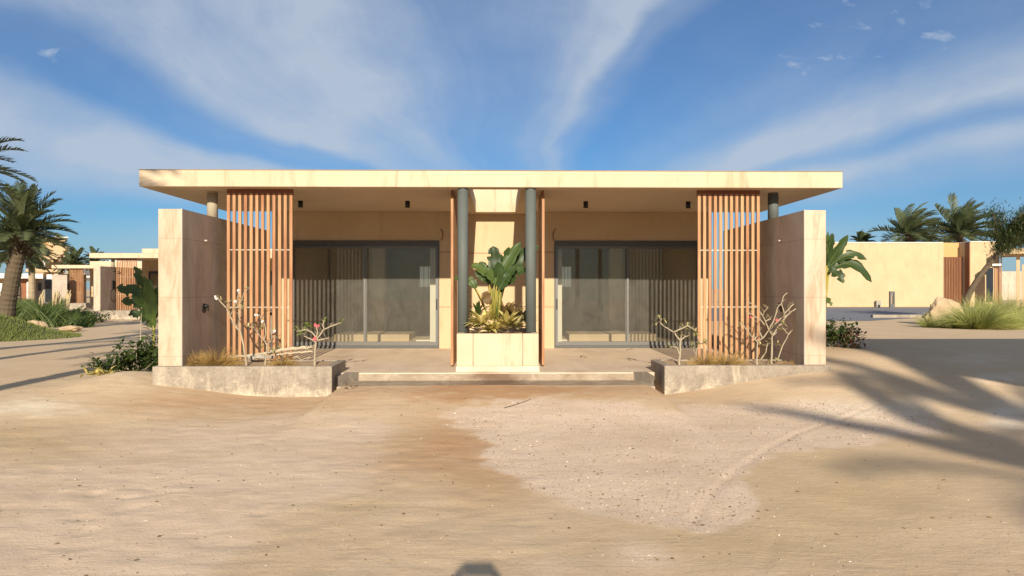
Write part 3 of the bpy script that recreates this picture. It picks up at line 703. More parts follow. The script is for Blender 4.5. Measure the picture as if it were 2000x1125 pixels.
def rosette(c, n, L, wd, m, tt, el=(.1, 1.1), nm='leaves', seed=0):
    rg = random.Random(seed); mb = MB()
    for i in range(n):
        a_ = i * 2.4 + rg.random() * .5; e = el[0] + (el[1] - el[0]) * rg.random()
        d = (math.cos(a_) * math.cos(e), math.sin(a_) * math.cos(e), math.sin(e))
        mb.leaf((c[0] + d[0] * .02, c[1] + d[1] * .02, c[2] + rg.random() * .06), d, (0, 0, 1), L * 1.25 * (.7 + .5 * rg.random()), wd * 1.2 * (.8 + .4 * rg.random()), .5, .3, 4, r=rg.random())
    return mb.build(nm, m, tt)
k = 0
for (cx, cy, yo, m_, lab, n, L) in ((300, 900, 10.62, 'yellow_leaf', 'yellow variegated plant at the foot of the bird of paradise, lower left', 34, .17), (380, 960, 10.58, 'yellow_leaf', 'small yellow plant at the very front of the central planter', 22, .12),
      (545, 900, 10.62, 'yellow_leaf', 'yellow variegated plant at the foot of the bird of paradise, lower right', 30, .16), (620, 930, 10.66, 'pale_leaf', 'pale olive plant beside the right dark column in the central planter', 20, .11),
      (240, 920, 10.7, 'pale_leaf', 'pale olive plant beside the left dark column in the central planter', 20, .12), (510, 830, 11.15, 'brown_leaf', 'brownish spiky plant behind the yellow ones in the central planter', 34, .20),
      (600, 830, 11.1, 'brown_leaf', 'shorter brownish plant in front of the alcove, right of the bird of paradise stems', 26, .17), (260, 820, 11.1, 'leaf', 'small dark green plant behind the left dark column', 16, .17),
      (440, 950, 10.6, 'yellow_leaf', 'small yellow plant centred in front of the bird of paradise stems', 20, .11), (700, 870, 11.2, 'pale_leaf', 'small olive plant behind the right dark column', 18, .15)):
    px_, py_ = c6(cx, cy); X = at(px_, yo); tt = thing('planter_plant', (X, yo, .75), lab, 'plant', 'low plants in the central planter')
    rosette((X, yo, max(.77, at(px_, yo, py_)[2] - .02)), int(n * 1.4), L * 1.2, .050, M[m_], tt, (.15, 1.2), seed=k); k += 1

# bare shrubs in the front planters, drawn branch by branch
def c7(x, y): return 300 + x * .21333, 540 + y * .21333
def c8(x, y): return 1240 + x * .21333, 540 + y * .21333
def bare_shrub(conv, Y0, lines, leaves, flowers, lab, r0=.018, leafm_='pale_leaf', fl='flower', name='frangipani', cat='shrub', leafL=.05):
    b0 = conv(*lines[0][0]); base = at(b0[0], Y0, b0[1]); tt = thing(name, (base[0], Y0, .38), lab, cat, 'bare shrubs in the front planters')
    rg = random.Random(len(lab)); mb = MB(); tw = []
    for li, ln in enumerate(lines):
        dy = (rg.random() - .5) * .22 if li else 0; P = []
        for i, q in enumerate(ln):
            p = conv(*q); P.append(Vector(at(p[0], Y0 + dy * (i / max(1, len(ln) - 1)), p[1])))
        if li == 0: P.insert(0, P[0] + Vector((0, 0, -.06)))
        # subdivide for a natural line
        Q = []
        for i in range(len(P) - 1):
            for s in range(3): Q.append(P[i].lerp(P[i + 1], s / 3) + Vector((rg.uniform(-1, 1), rg.uniform(-1, 1), rg.uniform(-1, 1))) * .004)
        Q.append(P[-1]); n = len(Q); ra = r0 * .72 if li == 0 else r0 * .38
        mb.tube(Q, [(ra * (1 - .55 * i / n) + .0015) * rg.uniform(.88, 1.14) for i in range(n)], 7)
        for _ in range(3 if li else 1):
            i = rg.randrange(n // 3, n); a_ = rg.random() * 6.28; d_ = Vector((math.cos(a_), .5 * math.sin(a_), rg.uniform(.3, 1.2))).normalized() * rg.uniform(.03, .09)
            mb.tube([Q[i], Q[i] + d_ * .5 + Vector((0, 0, .004)), Q[i] + d_], [.0038, .003, .0022], 5); tw.append(Q[i] + d_)
    mb.build('branches', M['stem'], tt)
    if leaves:
        mb = MB()
        for (x, y, n) in leaves:
            p = conv(x, y); c = Vector(at(p[0], Y0 + rg.uniform(-.08, .08), p[1]))
            for i in range(n):
                a_ = rg.random() * 6.28; e = rg.uniform(-.4, 1.2); d = Vector((math.cos(a_) * math.cos(e), math.sin(a_) * math.cos(e), math.sin(e)))
                mb.leaf(c, d, (0, 0, 1), leafL * 1.25 * rg.uniform(.7, 1.4), .022 * rg.uniform(.8, 1.3), .4, .3, 3, r=rg.random())
        for c in tw:
            if rg.random() < .45:
                for _ in range(3): mb.leaf(c, (rg.uniform(-1, 1), rg.uniform(-1, 1), rg.uniform(-.2, 1)), (0, 0, 1), leafL * .7, .013, .4, .3, 3, r=rg.random())
        mb.build('leaves', M[leafm_], tt)
    if flowers:
        for (x, y) in flowers:
            mb = MB(); p = conv(x, y); c = Vector(at(p[0], Y0 - .02, p[1]))
            for j in range(3):
                cc = c + Vector((rg.uniform(-.02, .02), rg.uniform(-.02, .01), rg.uniform(-.02, .02)))
                for i in range(5):
                    a_ = i * 1.257 + j; mb.leaf(cc, (math.cos(a_), -.35, math.sin(a_)), (0, -1, 0), .020, .015, .1, .2, 2)
            mb.build('flower', M[fl], tt)
    return tt
bare_shrub(c7, 10.0, [[(850, 810), (825, 620), (795, 510), (740, 440), (700, 360), (665, 290), (600, 215), (580, 190)], [(795, 510), (785, 400), (790, 330), (800, 220), (830, 150), (880, 100)], [(700, 360), (740, 300), (745, 240)], [(665, 290), (700, 250), (680, 230)], [(790, 300), (760, 250), (780, 140)], [(740, 440), (770, 470)], [(800, 290), (820, 290)]],
    [(660, 240, 7), (740, 310, 6), (800, 210, 7), (850, 110, 6), (700, 300, 5), (615, 200, 5), (810, 290, 4)], [(580, 190), (780, 130), (745, 235)], 'tallest frangipani in the left planter with pale flowers at its tips', leafL=.04, fl='flower_white')
bare_shrub(c7, 10.05, [[(1020, 810), (1035, 700), (1040, 630), (1010, 580), (1030, 520), (1010, 410)], [(1040, 620), (1080, 590), (1100, 560), (1135, 555)], [(1010, 580), (975, 545), (910, 460), (850, 460)], [(1035, 700), (1090, 690), (1150, 660)], [(1010, 450), (970, 350)], [(1080, 590), (1085, 500)]],
    [(870, 460, 8), (910, 450, 6), (990, 470, 6), (1100, 690, 8), (1150, 660, 7), (1000, 640, 6), (1090, 500, 4)], [(950, 352), (1008, 405), (1105, 500)], 'middle frangipani in the left planter with a forked stem and yellowing leaves', .016, fl='flower_white')
bare_shrub(c7, 10.0, [[(1475, 820), (1478, 700), (1487, 600)], [(1487, 600), (1510, 550), (1560, 485), (1550, 440), (1560, 400)], [(1560, 485), (1640, 450), (1725, 420)], [(1487, 600), (1430, 570), (1375, 545)], [(1490, 560), (1450, 510), (1400, 490), (1310, 500)], [(1490, 590), (1545, 575), (1605, 565)], [(1487, 570), (1500, 510), (1490, 460)]],
    [(1310, 480, 16), (1340, 520, 14), (1410, 450, 18), (1440, 470, 10), (1725, 415, 9), (1565, 395, 8), (1380, 500, 10)], [(1490, 450), (1475, 440), (1505, 460), (1485, 575), (1465, 570)], 'desert rose with pink flowers and green leaves at the planter end nearest the step', .026, 'green_pale', name='desert_rose', leafL=.055)
bare_shrub(c8, 10.0, [[(405, 785), (415, 700), (415, 590)], [(415, 590), (385, 550), (355, 510), (290, 470), (235, 430), (240, 380)], [(355, 510), (410, 485), (480, 450), (560, 500)], [(415, 590), (430, 540)], [(415, 590), (460, 550), (500, 540)], [(410, 720), (385, 650), (330, 640)]],
    [(200, 425, 6), (225, 380, 7), (262, 390, 4), (440, 455, 7), (480, 445, 6), (550, 515, 12), (565, 530, 8), (325, 640, 9)], None, 'pale desert rose with small cream leaves at the left end of the right planter', .026, name='desert_rose', leafL=.065)
bare_shrub(c8, 10.15, [[(550, 785), (570, 660), (600, 620)], [(600, 620), (650, 600), (670, 590)], [(600, 620), (575, 560), (570, 510)], [(560, 720), (520, 640)]],
    [(640, 605, 9), (660, 590, 7), (590, 620, 6), (520, 640, 12), (530, 610, 8)], None, 'small leafy shrub just right of the pale desert rose', .013, 'pale_leaf')
bare_shrub(c8, 10.0, [[(1115, 785), (1120, 700), (1125, 600)], [(1125, 600), (1180, 555), (1230, 488), (1170, 360), (1110, 270), (1020, 230)], [(1170, 360), (1185, 320), (1220, 285)], [(1230, 488), (1280, 380), (1310, 280), (1345, 240)], [(1165, 560), (1140, 500), (1120, 430)], [(1125, 600), (1060, 540), (1010, 470), (975, 420)], [(1190, 450), (1150, 400), (1060, 340), (1020, 340)], [(1185, 410), (1245, 390)], [(1100, 570), (1130, 540)], [(1140, 775), (1200, 690), (1215, 610)]],
    [(970, 440, 4), (1240, 270, 2), (1150, 620, 5), (1215, 600, 3), (1050, 180, 3)], [(1070, 360)], 'leafless desert rose branching widely in front of the right slatted screen', .022, name='desert_rose')
bare_shrub(c8, 10.08, [[(1250, 785), (1255, 640), (1257, 545)], [(1257, 545), (1300, 510)], [(1257, 545), (1235, 500)], [(1257, 540), (1320, 450), (1358, 420), (1365, 340), (1345, 240), (1360, 180), (1395, 150)], [(1365, 350), (1430, 270), (1480, 235), (1530, 215)], [(1358, 400), (1400, 350), (1440, 330), (1525, 320)], [(1362, 380), (1420, 330), (1475, 295)], [(1300, 785), (1350, 640), (1405, 530), (1350, 470)], [(1405, 530), (1430, 500), (1460, 492)], [(1270, 450), (1340, 380)]],
    [(1330, 470, 6), (1410, 280, 4), (1360, 430, 5), (1510, 490, 3), (1310, 620, 8), (1240, 770, 6), (1310, 775, 7)], [(1300, 400)], 'leafless desert rose in front of the bare right side wall', .024, name='desert_rose')

def tuft(x, y, z, n, L, spread, m, lab, cat='grass tuft', name='grass_tuft', group=None, wd=.006, lean=(0, 0), w0=.1, seed=1, droop=.8):
    rg = random.Random(seed); mb = MB()
    for i in range(n):
        a_ = rg.random() * 6.28; q = rg.random() ** .6; e = math.pi / 2 - spread * q
        d = Vector((math.cos(a_) * math.cos(e) + lean[0], math.sin(a_) * math.cos(e) + lean[1], math.sin(e)))
        b = (x + math.cos(a_) * w0 * q, y + math.sin(a_) * w0 * q * .7, z - .01)
        mb.leaf(b, d, (-math.sin(a_), math.cos(a_), .3), L * rg.uniform(.5, 1.1), wd, droop * rg.uniform(.5, 1.4), .1, 5, r=rg.random(), prof=lambda t: 1 - t * .85)
    o = mb.build(name, M[m], loc=(x, y, z)); tag(o, lab, cat, group); return o
G1 = 'dry grass tufts in the front planters'
tuft(at(386, 10.0), 10.0, .38, 700, .26, 1.2, 'dry_grass', 'dry golden grass tuft beside the left side wall', group=G1, w0=.14, seed=2)
tuft(at(425, 10.05), 10.05, .38, 900, .30, 1.1, 'dry_grass', 'largest dry golden grass tuft between the left side wall and the tall frangipani', group=G1, w0=.17, seed=3, lean=(.1, 0))
tuft(at(551, 10.0), 10.0, .38, 500, .20, 1.2, 'dry_grass', 'small dry grass tuft between the middle frangipani and the desert rose', group=G1, w0=.09, seed=4)
tuft(at(1378, 10.0), 10.0, .38, 500, .24, 1.2, 'dry_grass', 'dry rust brown grass tuft beside the small leafy shrub', group=G1, w0=.12, seed=5, lean=(-.1, 0))
tuft(at(1418, 10.0), 10.0, .38, 800, .32, 1.3, 'dry_grass', 'largest dry grass tuft in the right planter leaning over in the wind', group=G1, w0=.17, seed=6, lean=(.25, 0), droop=1.3)
tuft(at(1540, 10.1), 10.1, .38, 130, .10, 1.3, 'dry_grass', 'short dry grass tuft near the right side wall', group=G1, w0=.1, seed=8)

# driftwood and rope behind the left planter
def log(pts, Y, r, lab, mt='drift', nm='driftwood_log', grp='driftwood lying behind the left planter'):
    P = [Vector(at(x, Y + .02 * i, y)) for i, (x, y) in enumerate(pts)]
    mb = MB(); Q = [interp(P, i / 14) + Vector((0, 0, .006 * math.sin(i * 2.1))) for i in range(15)]
    mb.tube(Q, [r * (1 + .16 * math.sin(i * 1.7 + r * 90)) for i in range(15)], 10); o = mb.build(nm, M[mt], loc=tuple(P[0])); tag(o, lab, 'driftwood', grp)
log([c7(660, 742), c7(900, 722), c7(1050, 700)], 10.42, .020, 'thin driftwood log lying left of the middle frangipani, its end by the tall grass')
log([c7(1040, 700), c7(1200, 668), c7(1350, 655), c7(1475, 640)], 10.42, .026, 'thick pale driftwood log pointing at the pink-flowered desert rose')
log([c7(1060, 722), c7(1220, 705), c7(1460, 685)], 10.47, .016, 'thin driftwood stick lying under the thick pale log')
mb = MB(); P = [Vector(at(c7(x, y)[0], 10.6, c7(x, y)[1])) for x, y in ((1270, 742), (1320, 732), (1345, 765), (1400, 748), (1440, 742))]
mb.tube([interp(P, i / 16) for i in range(17)], .006, 6); tag(mb.build('rope', M['drift'], loc=tuple(P[0])), 'thin rope curling on the terrace under the driftwood', 'rope')
for i, (x, y, s, lab) in enumerate(((905, 745, .07, 'dark blue-grey stone leaning on the thin driftwood log'), (985, 735, .09, 'larger grey-green stone beside the middle frangipani'), (1070, 740, .06, 'small pale stone right of the middle frangipani'))):
    p = at(c7(x, y)[0], 10.33, c7(x, y)[1]); mb = MB(); mb.rock(p, s, s * .6, s * .45, i * 3.3); tag(mb.build('stone', M['grey_rock'], loc=p), lab, 'stone', 'stones in the left planter')

# ------------------------------------------------------------------ shrubs beside the walls
def shrub(x, y, z, rx, ry, h, n, L, wd, m, lab, name='shrub', group=None, seed=1, stems=8, shape=.5, stemm='stem', cat='shrub', up=.35):
    rg = random.Random(seed); tt = thing(name, (x, y, z), lab, cat, group); lv = MB(); st = MB()
    tips = []
    for i in range(stems * 5):
        a_ = rg.random() * 6.28; q = math.sqrt(rg.random()); hh = h * rg.uniform(.35, 1) * (1 - shape * q * q)
        p = Vector((x + math.cos(a_) * rx * q, y + math.sin(a_) * ry * q, z + hh)); b = Vector((x + math.cos(a_) * rx * q * .25, y + math.sin(a_) * ry * q * .25, z - .03))
        tips.append((b, p))
        if i % 3 == 0: st.tube([b, b.lerp(p, .5) + Vector((0, 0, .04 * h)), p], [.012 * h, .008 * h, .003], 5)
    for i in range(n):
        b, p = tips[i % len(tips)]; q = rg.uniform(.25, 1.0) ** .6; c = b.lerp(p, q) + Vector((rg.gauss(0, 1), rg.gauss(0, 1), rg.gauss(0, .8))) * .07 * (rx + h)
        c.z = max(c.z, z + .01)
        a_ = rg.random() * 6.28; e = rg.uniform(-.2, 1.0) + up * .4; d = (math.cos(a_) * math.cos(e), math.sin(a_) * math.cos(e), math.sin(e))
        lv.leaf(c, d, (0, 0, 1), L * rg.uniform(.6, 1.3), wd * rg.uniform(.7, 1.2), .7, .25, 3, r=rg.random())
    lv.build('leaves', M[m], tt); st.build('stems', M[stemm], tt); return tt
def ga_(px, Y): x = at(px, Y); return x, Y, gzf(x, Y)
G2 = 'shrubs left of the main villa'
x, y, z = ga_(268, 11.0); shrub(x, y, z, .42, .35, .58, 620, .12, .05, 'leaf', 'dark green leafy shrub tight against the left side wall', group=G2, seed=11)
x, y, z = ga_(205, 10.6); shrub(x, y, z, .28, .25, .42, 260, .11, .045, 'leaf', 'sparser green shrub a little away from the left side wall', group=G2, seed=12)
x, y, z = ga_(195, 10.25); shrub(x, y, z, .28, .16, .08, 90, .13, .045, 'yellow_leaf', 'low yellow-leaved plant creeping over the sand', name='ground_plant', group=G2, seed=13, cat='plant')
x, y, z = ga_(300, 12.3); shrub(x, y, z, .35, .3, .75, 260, .11, .045, 'leaf', 'dark shrub half hidden behind the left side wall', group=G2, seed=14)
x, y, z = ga_(272, 11.1)
tt = thing('tall_weed', (x, y, z), 'single tall weed stem rising above the shrubs by the left side wall', 'plant', G2)
S_ = MB(); S_.tube([(x, y, z), (x + .02, y, z + .5), at(276, 11.1, 612)], [.012, .009, .005], 6); S_.build('stem', M['stem'], tt)
L_ = MB()
for px, py, dx, dz in ((276, 625, -1, .1), (278, 632, 1, -.2), (276, 615, .7, .4), (277, 640, .9, .1), (275, 612, -.5, .5)): L_.leaf(at(px, 11.1, py), (dx, -.2, dz), (0, 0, 1), .14, .05, .5, .3, 4)
L_.build('leaves', M['leaf'], tt)
# big paddle leaves left of the wall
x, y, z = ga_(300, 13.2); tt = thing('banana_plant', (x, y, z), 'banana-like plant with split leaves behind the left side wall', 'plant')
L_, S_ = MB(), MB()
for lb, tp, wd, fc, dr, torn in (((300, 640), (292, 545), .30, (-.2, -1, .1), .1, 0), ((298, 600), (226, 563), .26, (0, -1, .7), .6, 5), ((300, 610), (236, 590), .22, (-.1, -1, .5), .6, 4), ((300, 600), (262, 520), .2, (0, -1, .3), .3, 5), ((302, 620), (325, 545), .24, (0, -1, .2), .2, 0), ((300, 630), (250, 615), .2, (0, -1, .4), .7, 4)):
    A = (x, y, z); paddle(L_, S_, A, at(lb[0], y, lb[1]), at(tp[0], y - .2, tp[1]), wd, fc, dr, torn=torn, sr=.02)
L_.build('leaves', M['banana'], tt); S_.build('stems', M['banana_stem'], tt)
# right of the wall
x, y, z = ga_(1606, 12.0); tt = thing('bird_of_paradise', (x, y, z), 'bird of paradise with drooping torn leaves emerging from behind the right side wall', 'plant')
L_, S_ = MB(), MB()
def c9(x, y): return 1580 + x * .3556, 370 + y * .3556
for lb, tp, wd, fc, dr, torn in (((100, 420), (215, 250), .16, (.2, -1, .2), .1, 7), ((100, 430), (320, 385), .17, (0, -1, .6), .9, 6), ((110, 440), (345, 510), .20, (.1, -1, .5), 1.2, 0), ((105, 450), (190, 515), .20, (0, -1, .3), .9, 5), ((90, 400), (130, 240), .14, (-.3, -1, 0), .1, 0), ((95, 410), (60, 290), .15, (0, -1, .3), .2, 0), ((60, 600), (125, 640), .12, (0, -1, .3), .9, 4), ((70, 440), (105, 230), .08, (0, -1, .3), .1, 0)):
    q = c9(*lb); r_ = c9(*tp); paddle(L_, S_, (x, y, z), at(q[0], y, q[1]), at(r_[0], y - .15, r_[1]), wd, fc, dr, torn=torn, sr=.018)
L_.build('leaves', M['banana'], tt); S_.build('stems', M['banana_stem'], tt)
G3 = 'shrubs right of the main villa'
x, y, z = ga_(1632, 11.6); shrub(x, y, z, .42, .35, .50, 620, .09, .045, 'leaf', 'dense dark green shrub against the outside of the right side wall', group=G3, seed=21)
x, y, z = ga_(1662, 11.4); shrub(x, y, z, .20, .2, .50, 130, .09, .04, 'red_leaf', 'reddish-tipped shrub at the outer edge of the dark one', group=G3, seed=22, shape=.8)

# ------------------------------------------------------------------ palms
def palm(x, y, z, h, rad, nf, lab, wind=(0, 0, 0), cr=1.9, m='bark', seed=1, lean=(0, 0), group='date palms', lf=38, lw=.035, name='palm_tree', er=(1.45, -.30), ls=.26):
    rg = random.Random(seed); tt = thing(name, (x, y, z), lab, 'palm tree', group)
    T_ = MB(); n = max(10, int(h / .07)); P = []; Rd = []
    for i in range(n + 1):
        q = i / n; P.append((x + lean[0] * q ** 1.5, y + lean[1] * q ** 1.5, z - .1 + (h + .1) * q)); Rd.append(rad * (1.25 - .35 * q if q > .12 else 1.5 - 2.3 * q) * (1 + rg.uniform(-.05, .05) + (.05 if i % 2 else -.03)))
    T_.tube(P, Rd, 14, False); top = Vector(P[-1])
    for i in range(26):      # old frond bases below the crown
        a_ = i * 2.4; q = rg.random(); b = top + Vector((math.cos(a_) * rad * .8, math.sin(a_) * rad * .8, -.7 * q)); T_.tube([b, b + Vector((math.cos(a_) * rad * .9, math.sin(a_) * rad * .9, .22))], [rad * .22, rad * .10], 5)
    T_.build('trunk', M[m], tt)
    Cn = MB(); wv = Vector(wind)
    for i in range(nf):
        a_ = i * 2.39996 + rg.random() * .3; q = (i + .5) / nf; e = er[0] + (er[1] - er[0]) * q + rg.uniform(-.12, .12); L = cr * rg.uniform(.85, 1.1)
        d = Vector((math.cos(a_) * math.cos(e), math.sin(a_) * math.cos(e), math.sin(e))); p = top.copy() + Vector((0, 0, .05)); pts = [p.copy()]; ds = []
        K = 10
        for s in range(K):
            d = (d + Vector((0, 0, -1)) * (.085 + .05 * s / K) + wv * .10).normalized(); ds.append(d.copy()); p = p + d * L / K; pts.append(p.copy())
        ds.append(d.copy()); fr = rg.random()
        Cn.tube(pts, [.022 * cr / 1.9 * (1 - .85 * s / K) for s in range(K + 1)], 4, r=.8)
        for s in range(lf):
            u = .12 + .88 * s / lf; ii = min(K - 1, int(u * K)); c = pts[ii].lerp(pts[ii + 1], u * K - ii); dd = ds[ii]
            sd_ = dd.cross(Vector((0, 0, 1)));
            if sd_.length < .05: sd_ = Vector((math.sin(a_), -math.cos(a_), 0))
            sd_.normalize(); upv = sd_.cross(dd)
            ll = cr * ls * (math.sin(math.pi * min(1, u * .85 + .12)) ** .7 + .1)
            for sg in (-1, 1):
                ld = (dd * rg.uniform(.7, 1.1) + sd_ * sg * rg.uniform(.7, 1.0) + upv * rg.uniform(.15, .55) + wv * .35).normalized()
                e1 = c + ld * ll * .55 + Vector((0, 0, -.02 * ll)); e2 = c + (ld + Vector((0, 0, -.22)) + wv * .15).normalized() * ll
                wv_ = dd * lw * .5
                Cn.add([c - wv_ * .6, c + wv_ * .6, e1 + wv_, e1 - wv_, e2], [(0, 1, 2, 3), (3, 2, 4)], False, fr * .6 + rg.random() * .3)
    Cn.build('crown', M['palm_leaf'], tt); return tt
# ones in view, left
X = at(8, 23); palm(X, 23, 0, at(55, 23, 455)[2] - .1, .21, 44, 'large palm with a thick leaning trunk, nearest at the left edge', (.05, 0, .22), 1.55, er=(1.5, -.15), seed=3, lean=(at(44, 23) - X, 0), lf=44, lw=.05)
X = at(-85, 15); palm(X, 15, gzf(X, 15), 3.7, .2, 30, 'tall palm at the left edge with only its frond tips in the picture', (.15, 0, .15), 1.35, seed=4, lf=40, lw=.04)
X = at(62, 44); palm(X, 44, 0, at(62, 44, 500)[2], .17, 34, 'smaller palm with a slender pale trunk in front of the three-storey house', (.1, 0, 0), 1.45, 'bark_pale', seed=5, lf=26, lw=.08)
X = at(27, 36); palm(X, 36, 0, at(27, 36, 500)[2], .28, 34, 'palm half hidden behind the thick leaning trunk', (.2, 0, 0), 1.7, 'bark_pale', seed=6, lf=26, lw=.08)
for i, (px, Y, ty, lab) in enumerate(((148, 75, 512, 'distant palm crown just left of the second villa roof'), (185, 78, 512, 'distant palm crown above the second villa side wall'), (137, 74, 522, 'distant dark palm crown touching the three-storey house'))):
    X = at(px, Y); palm(X, Y, 0, at(px, Y, ty)[2], .2, 26, lab, (-.1, 0, 0), 1.7, seed=7 + i, lf=18, lw=.14, group='distant palms beyond the villas')
for i, (px, Y, ty, lab, cr, wnd) in enumerate(((1775, 44, 462, 'windblown palm behind the long cream wall, left of the tallest one', 2.3, (1.3, 0, .35)), (1875, 44, 458, 'windblown palm behind the slatted gate, next to the leaning tree', 2.4, (.9, 0, .55)),
        (1683, 48, 480, 'low palm crown just peeping over the long cream wall', 1.1, (.5, 0, 0)))):
    X = at(px, Y); palm(X, Y, .4, at(px, Y, ty)[2] - .4, .22, 44, lab, wnd, cr, seed=17 + i, lf=30, lw=.09, group='palms beyond the cream wall')
# outside the frame, throwing the shadows that fall across the sand
OFF = 'palms standing beside the photographer'
palm(-6.45, .4, 0, 6.7, .17, 34, 'palm beside the camera whose shadow crosses the sand at the left', (.5, 0, 0), 2.3, seed=31, lf=30, lw=.05, group=OFF)
palm(-9.25, 5.2, 0, 6.0, .14, 30, 'palm left of the camera shading the path', (0, 0, 0), 2.1, seed=32, lf=26, lw=.05, group=OFF)
palm(5.15, -19.3, 0, 9.0, .12, 8, 'palm behind the camera with its crown shading the sand at the right', (-.42, 0, .05), 2.6, seed=33, lf=60, lw=.10, group=OFF, er=(1.35, .75), ls=.12)
palm(6.5, -18.2, 0, 9.6, .12, 9, 'second palm behind the camera at the right', (-.42, 0, .05), 2.7, seed=36, lf=60, lw=.10, group=OFF, er=(1.35, .6), ls=.13)



# unseen building added at the right, roof outlined to cast the sand shadow
t = thing('shade_pavilion', (12, 4.5, 0), 'unseen flat-roofed building added right of the camera to shade the sand', 'villa')
mb = MB(); mb.prism([(5.85, 5.9), (5.95, 2.9), (6.9, 1.7), (17, 1.2), (17, 6.3), (6.1, 6.3)], 3.0, 3.25); mb.build('roof', M['fascia'], t)
mb = MB(); mb.box(9.8, 16.5, 1.6, 5.9, -.1, 3.0); mb.build('wall', M['stucco'], t)

# ------------------------------------------------------------------ background left: two more villas of the same kind
def vcopy(o, dx, dy, lab):
    c = copy_tree(o); c.location = Vector(o.location) + Vector((dx, dy, 0)); c['label'] = lab
    return c
for nm, dx, dy in (('second', -14.74, 24.75), ('third', -27.6, 42.6)):
    rel = 'across the sandy yard' if nm == 'second' else 'partly hidden behind the yard villa'
    v2 = vcopy(V, dx, dy, 'flat-roofed cream villa ' + rel); v2['category'] = 'villa'
    vcopy(SWL, dx, dy, 'pale side wall of the villa %s, dappled with palm shade' % rel if nm == 'second' else 'far side wall of the villa ' + rel)
    vcopy(FPL, dx, dy, 'low concrete planter of the villa ' + rel)
    vcopy(SCL, dx, dy, 'orange wooden screen of the villa ' + rel)
    # shower with hose
    inn = WALLX[-1][1] + dx; y = 10.9 + dy; tt = thing('outdoor_shower', (inn, y, 1.5), 'black hand shower with hose, villa ' + rel, 'shower', 'outdoor showers on far side walls')
    m_ = MB(); m_.box(inn, inn + .05, y - .12, y + .12, 1.45, 1.85); m_.build('mixer', M['black'], tt)
    m_ = MB(); m_.tube([(inn + .03, y, 2.3), (inn + .35, y - .05, 2.3), (inn + .36, y - .05, 2.24)], .02, 8); m_.tube([(inn + .33, y - .05, 2.24), (inn + .33, y - .05, 2.22)], .1, 14); m_.build('shower_head', M['black'], tt)
    m_ = MB(); m_.tube([(inn + .04, y + .28 * math.sin(k * .35), 1.45 - .32 * (1 - math.cos(k * .35))) for k in range(19)], .014, 6); m_.build('hose', M['black'], tt)

def blockset(name, loc, lab, cat, parts, group=None):
    t = thing(name, loc, lab, cat, group)
    for nm, m, bl in parts:
        mb = MB()
        for b_ in bl: mb.box(*b_)
        mb.each(nm, M[m], t)
    return t
def pb(px0, px1, py0, py1, Y, dep, dz=0):      # a block whose front face spans these picture points at distance Y
    a_, b_ = at(px0, Y, py0), at(px1, Y, py1); return (a_[0], b_[0], Y, Y + dep, b_[2], a_[2])
def rb(pc, Y, px0, px1, py0, py1, dy, dep):     # block turned to stand square to the line of sight at picture column pc
    x_ = at(pc, Y); n_ = Vector((x_, Y, 0)).normalized(); D_ = Vector((x_, Y, 0)).length + dy
    def hit(px): d = Vector((at(px, 1.0), 1.0, 0)).normalized(); return d * (D_ / d.dot(n_))
    A, B = hit(px0), hit(px1); q = (A + B) / 2; zc = q.y * math.cos(R(YAW)) + q.x * math.sin(R(YAW))
    z1 = CAMZ + (HZ - py0) * zc / F; z0 = CAMZ + (HZ - py1) * zc / F; C_, D2 = B + n_ * dep, A + n_ * dep
    return [(A.x, A.y), (B.x, B.y), (C_.x, C_.y), (D2.x, D2.y)], z0, z1
def rset(name, pc, Y, lab, cat, parts, zb=0.):
    t = thing(name, (at(pc, Y), Y, zb), lab, cat)
    for nm, m, bl in parts:
        for b_ in bl:
            mb = MB(); mb.prism(*rb(pc, Y, *b_)); mb.build(nm, M[m], t)
    return t
rset('low_villa', 40, 62, 'long low white villa with orange wooden doors behind the reeds at the far left', 'villa', [
    ('roof', 'white_render', [(-60, 84, 534, 543.5, -.6, 7)]),
    ('wall', 'stucco', [(-60, 36, 543.6, 592, .6, 5), (52, 70, 543.6, 592, .6, 5)]),
    ('white_pier', 'white_render', [(52, 60, 551, 584, 0, .5), (-10, 6, 553, 592, 0, .5)]),
    ('door', 'gate_wood', [(36, 52, 545, 592, .3, .2)]),
    ('side_wing', 'grey_rock', [(70, 102, 540, 592, 1.5, 5)]),
    ('window', 'dark_glass', [(75, 81, 553, 568, 1.4, .09), (88, 100, 547, 590, 1.4, .09)])])
rset('boundary_wall', 115, 52, 'plain wall, greyed for shade, behind the reeds between the low villa and the third villa', 'wall', [
    ('wall', 'clad', [(102, 131, 537, 594, 0, .4)]), ('coping', 'white_render', [(91, 101.9, 536, 545, .1, .3)])])  # this wall's shade is put into its grey colour
H = rset('house', 98, 110, 'three-storey cream house with an outside staircase on the skyline', 'house', [
    ('wall', 'far_stucco', [(62, 103.9, 479, 548, 1, 10), (104, 127, 464.3, 548, 0, 10.5), (64, 72, 463, 479, 1.2, 9), (94, 103.9, 462, 479, .2, 8)]),
    ('roof', 'white_render', [(104, 133, 462, 464.2, -.6, 11.5), (70, 94, 463, 466, .9, 9)]),
    ('terrace_wall', 'far_orange', [(72, 93.9, 466.1, 479, 2, 5), (60, 82, 476, 483, -1, 1.9)]),
    ('balcony', 'far_stucco', [(45, 110, 503, 506, -4, 3.9), (50, 125, 526, 531, -5, 4.9), (127, 135, 481, 488, -.5, 3)]),
    ('window', 'dark_glass', [(122, 126.5, 473, 483, -.1, .09), (70, 80, 510, 524, .9, .09), (50, 58, 510, 524, .9, .09), (90, 96, 488, 500, .9, .09)]),
    ('pillar', 'white_render', [(84, 88, 506.1, 525.9, -3.5, .6), (62, 65, 506.1, 525.9, -3.5, .6)])])
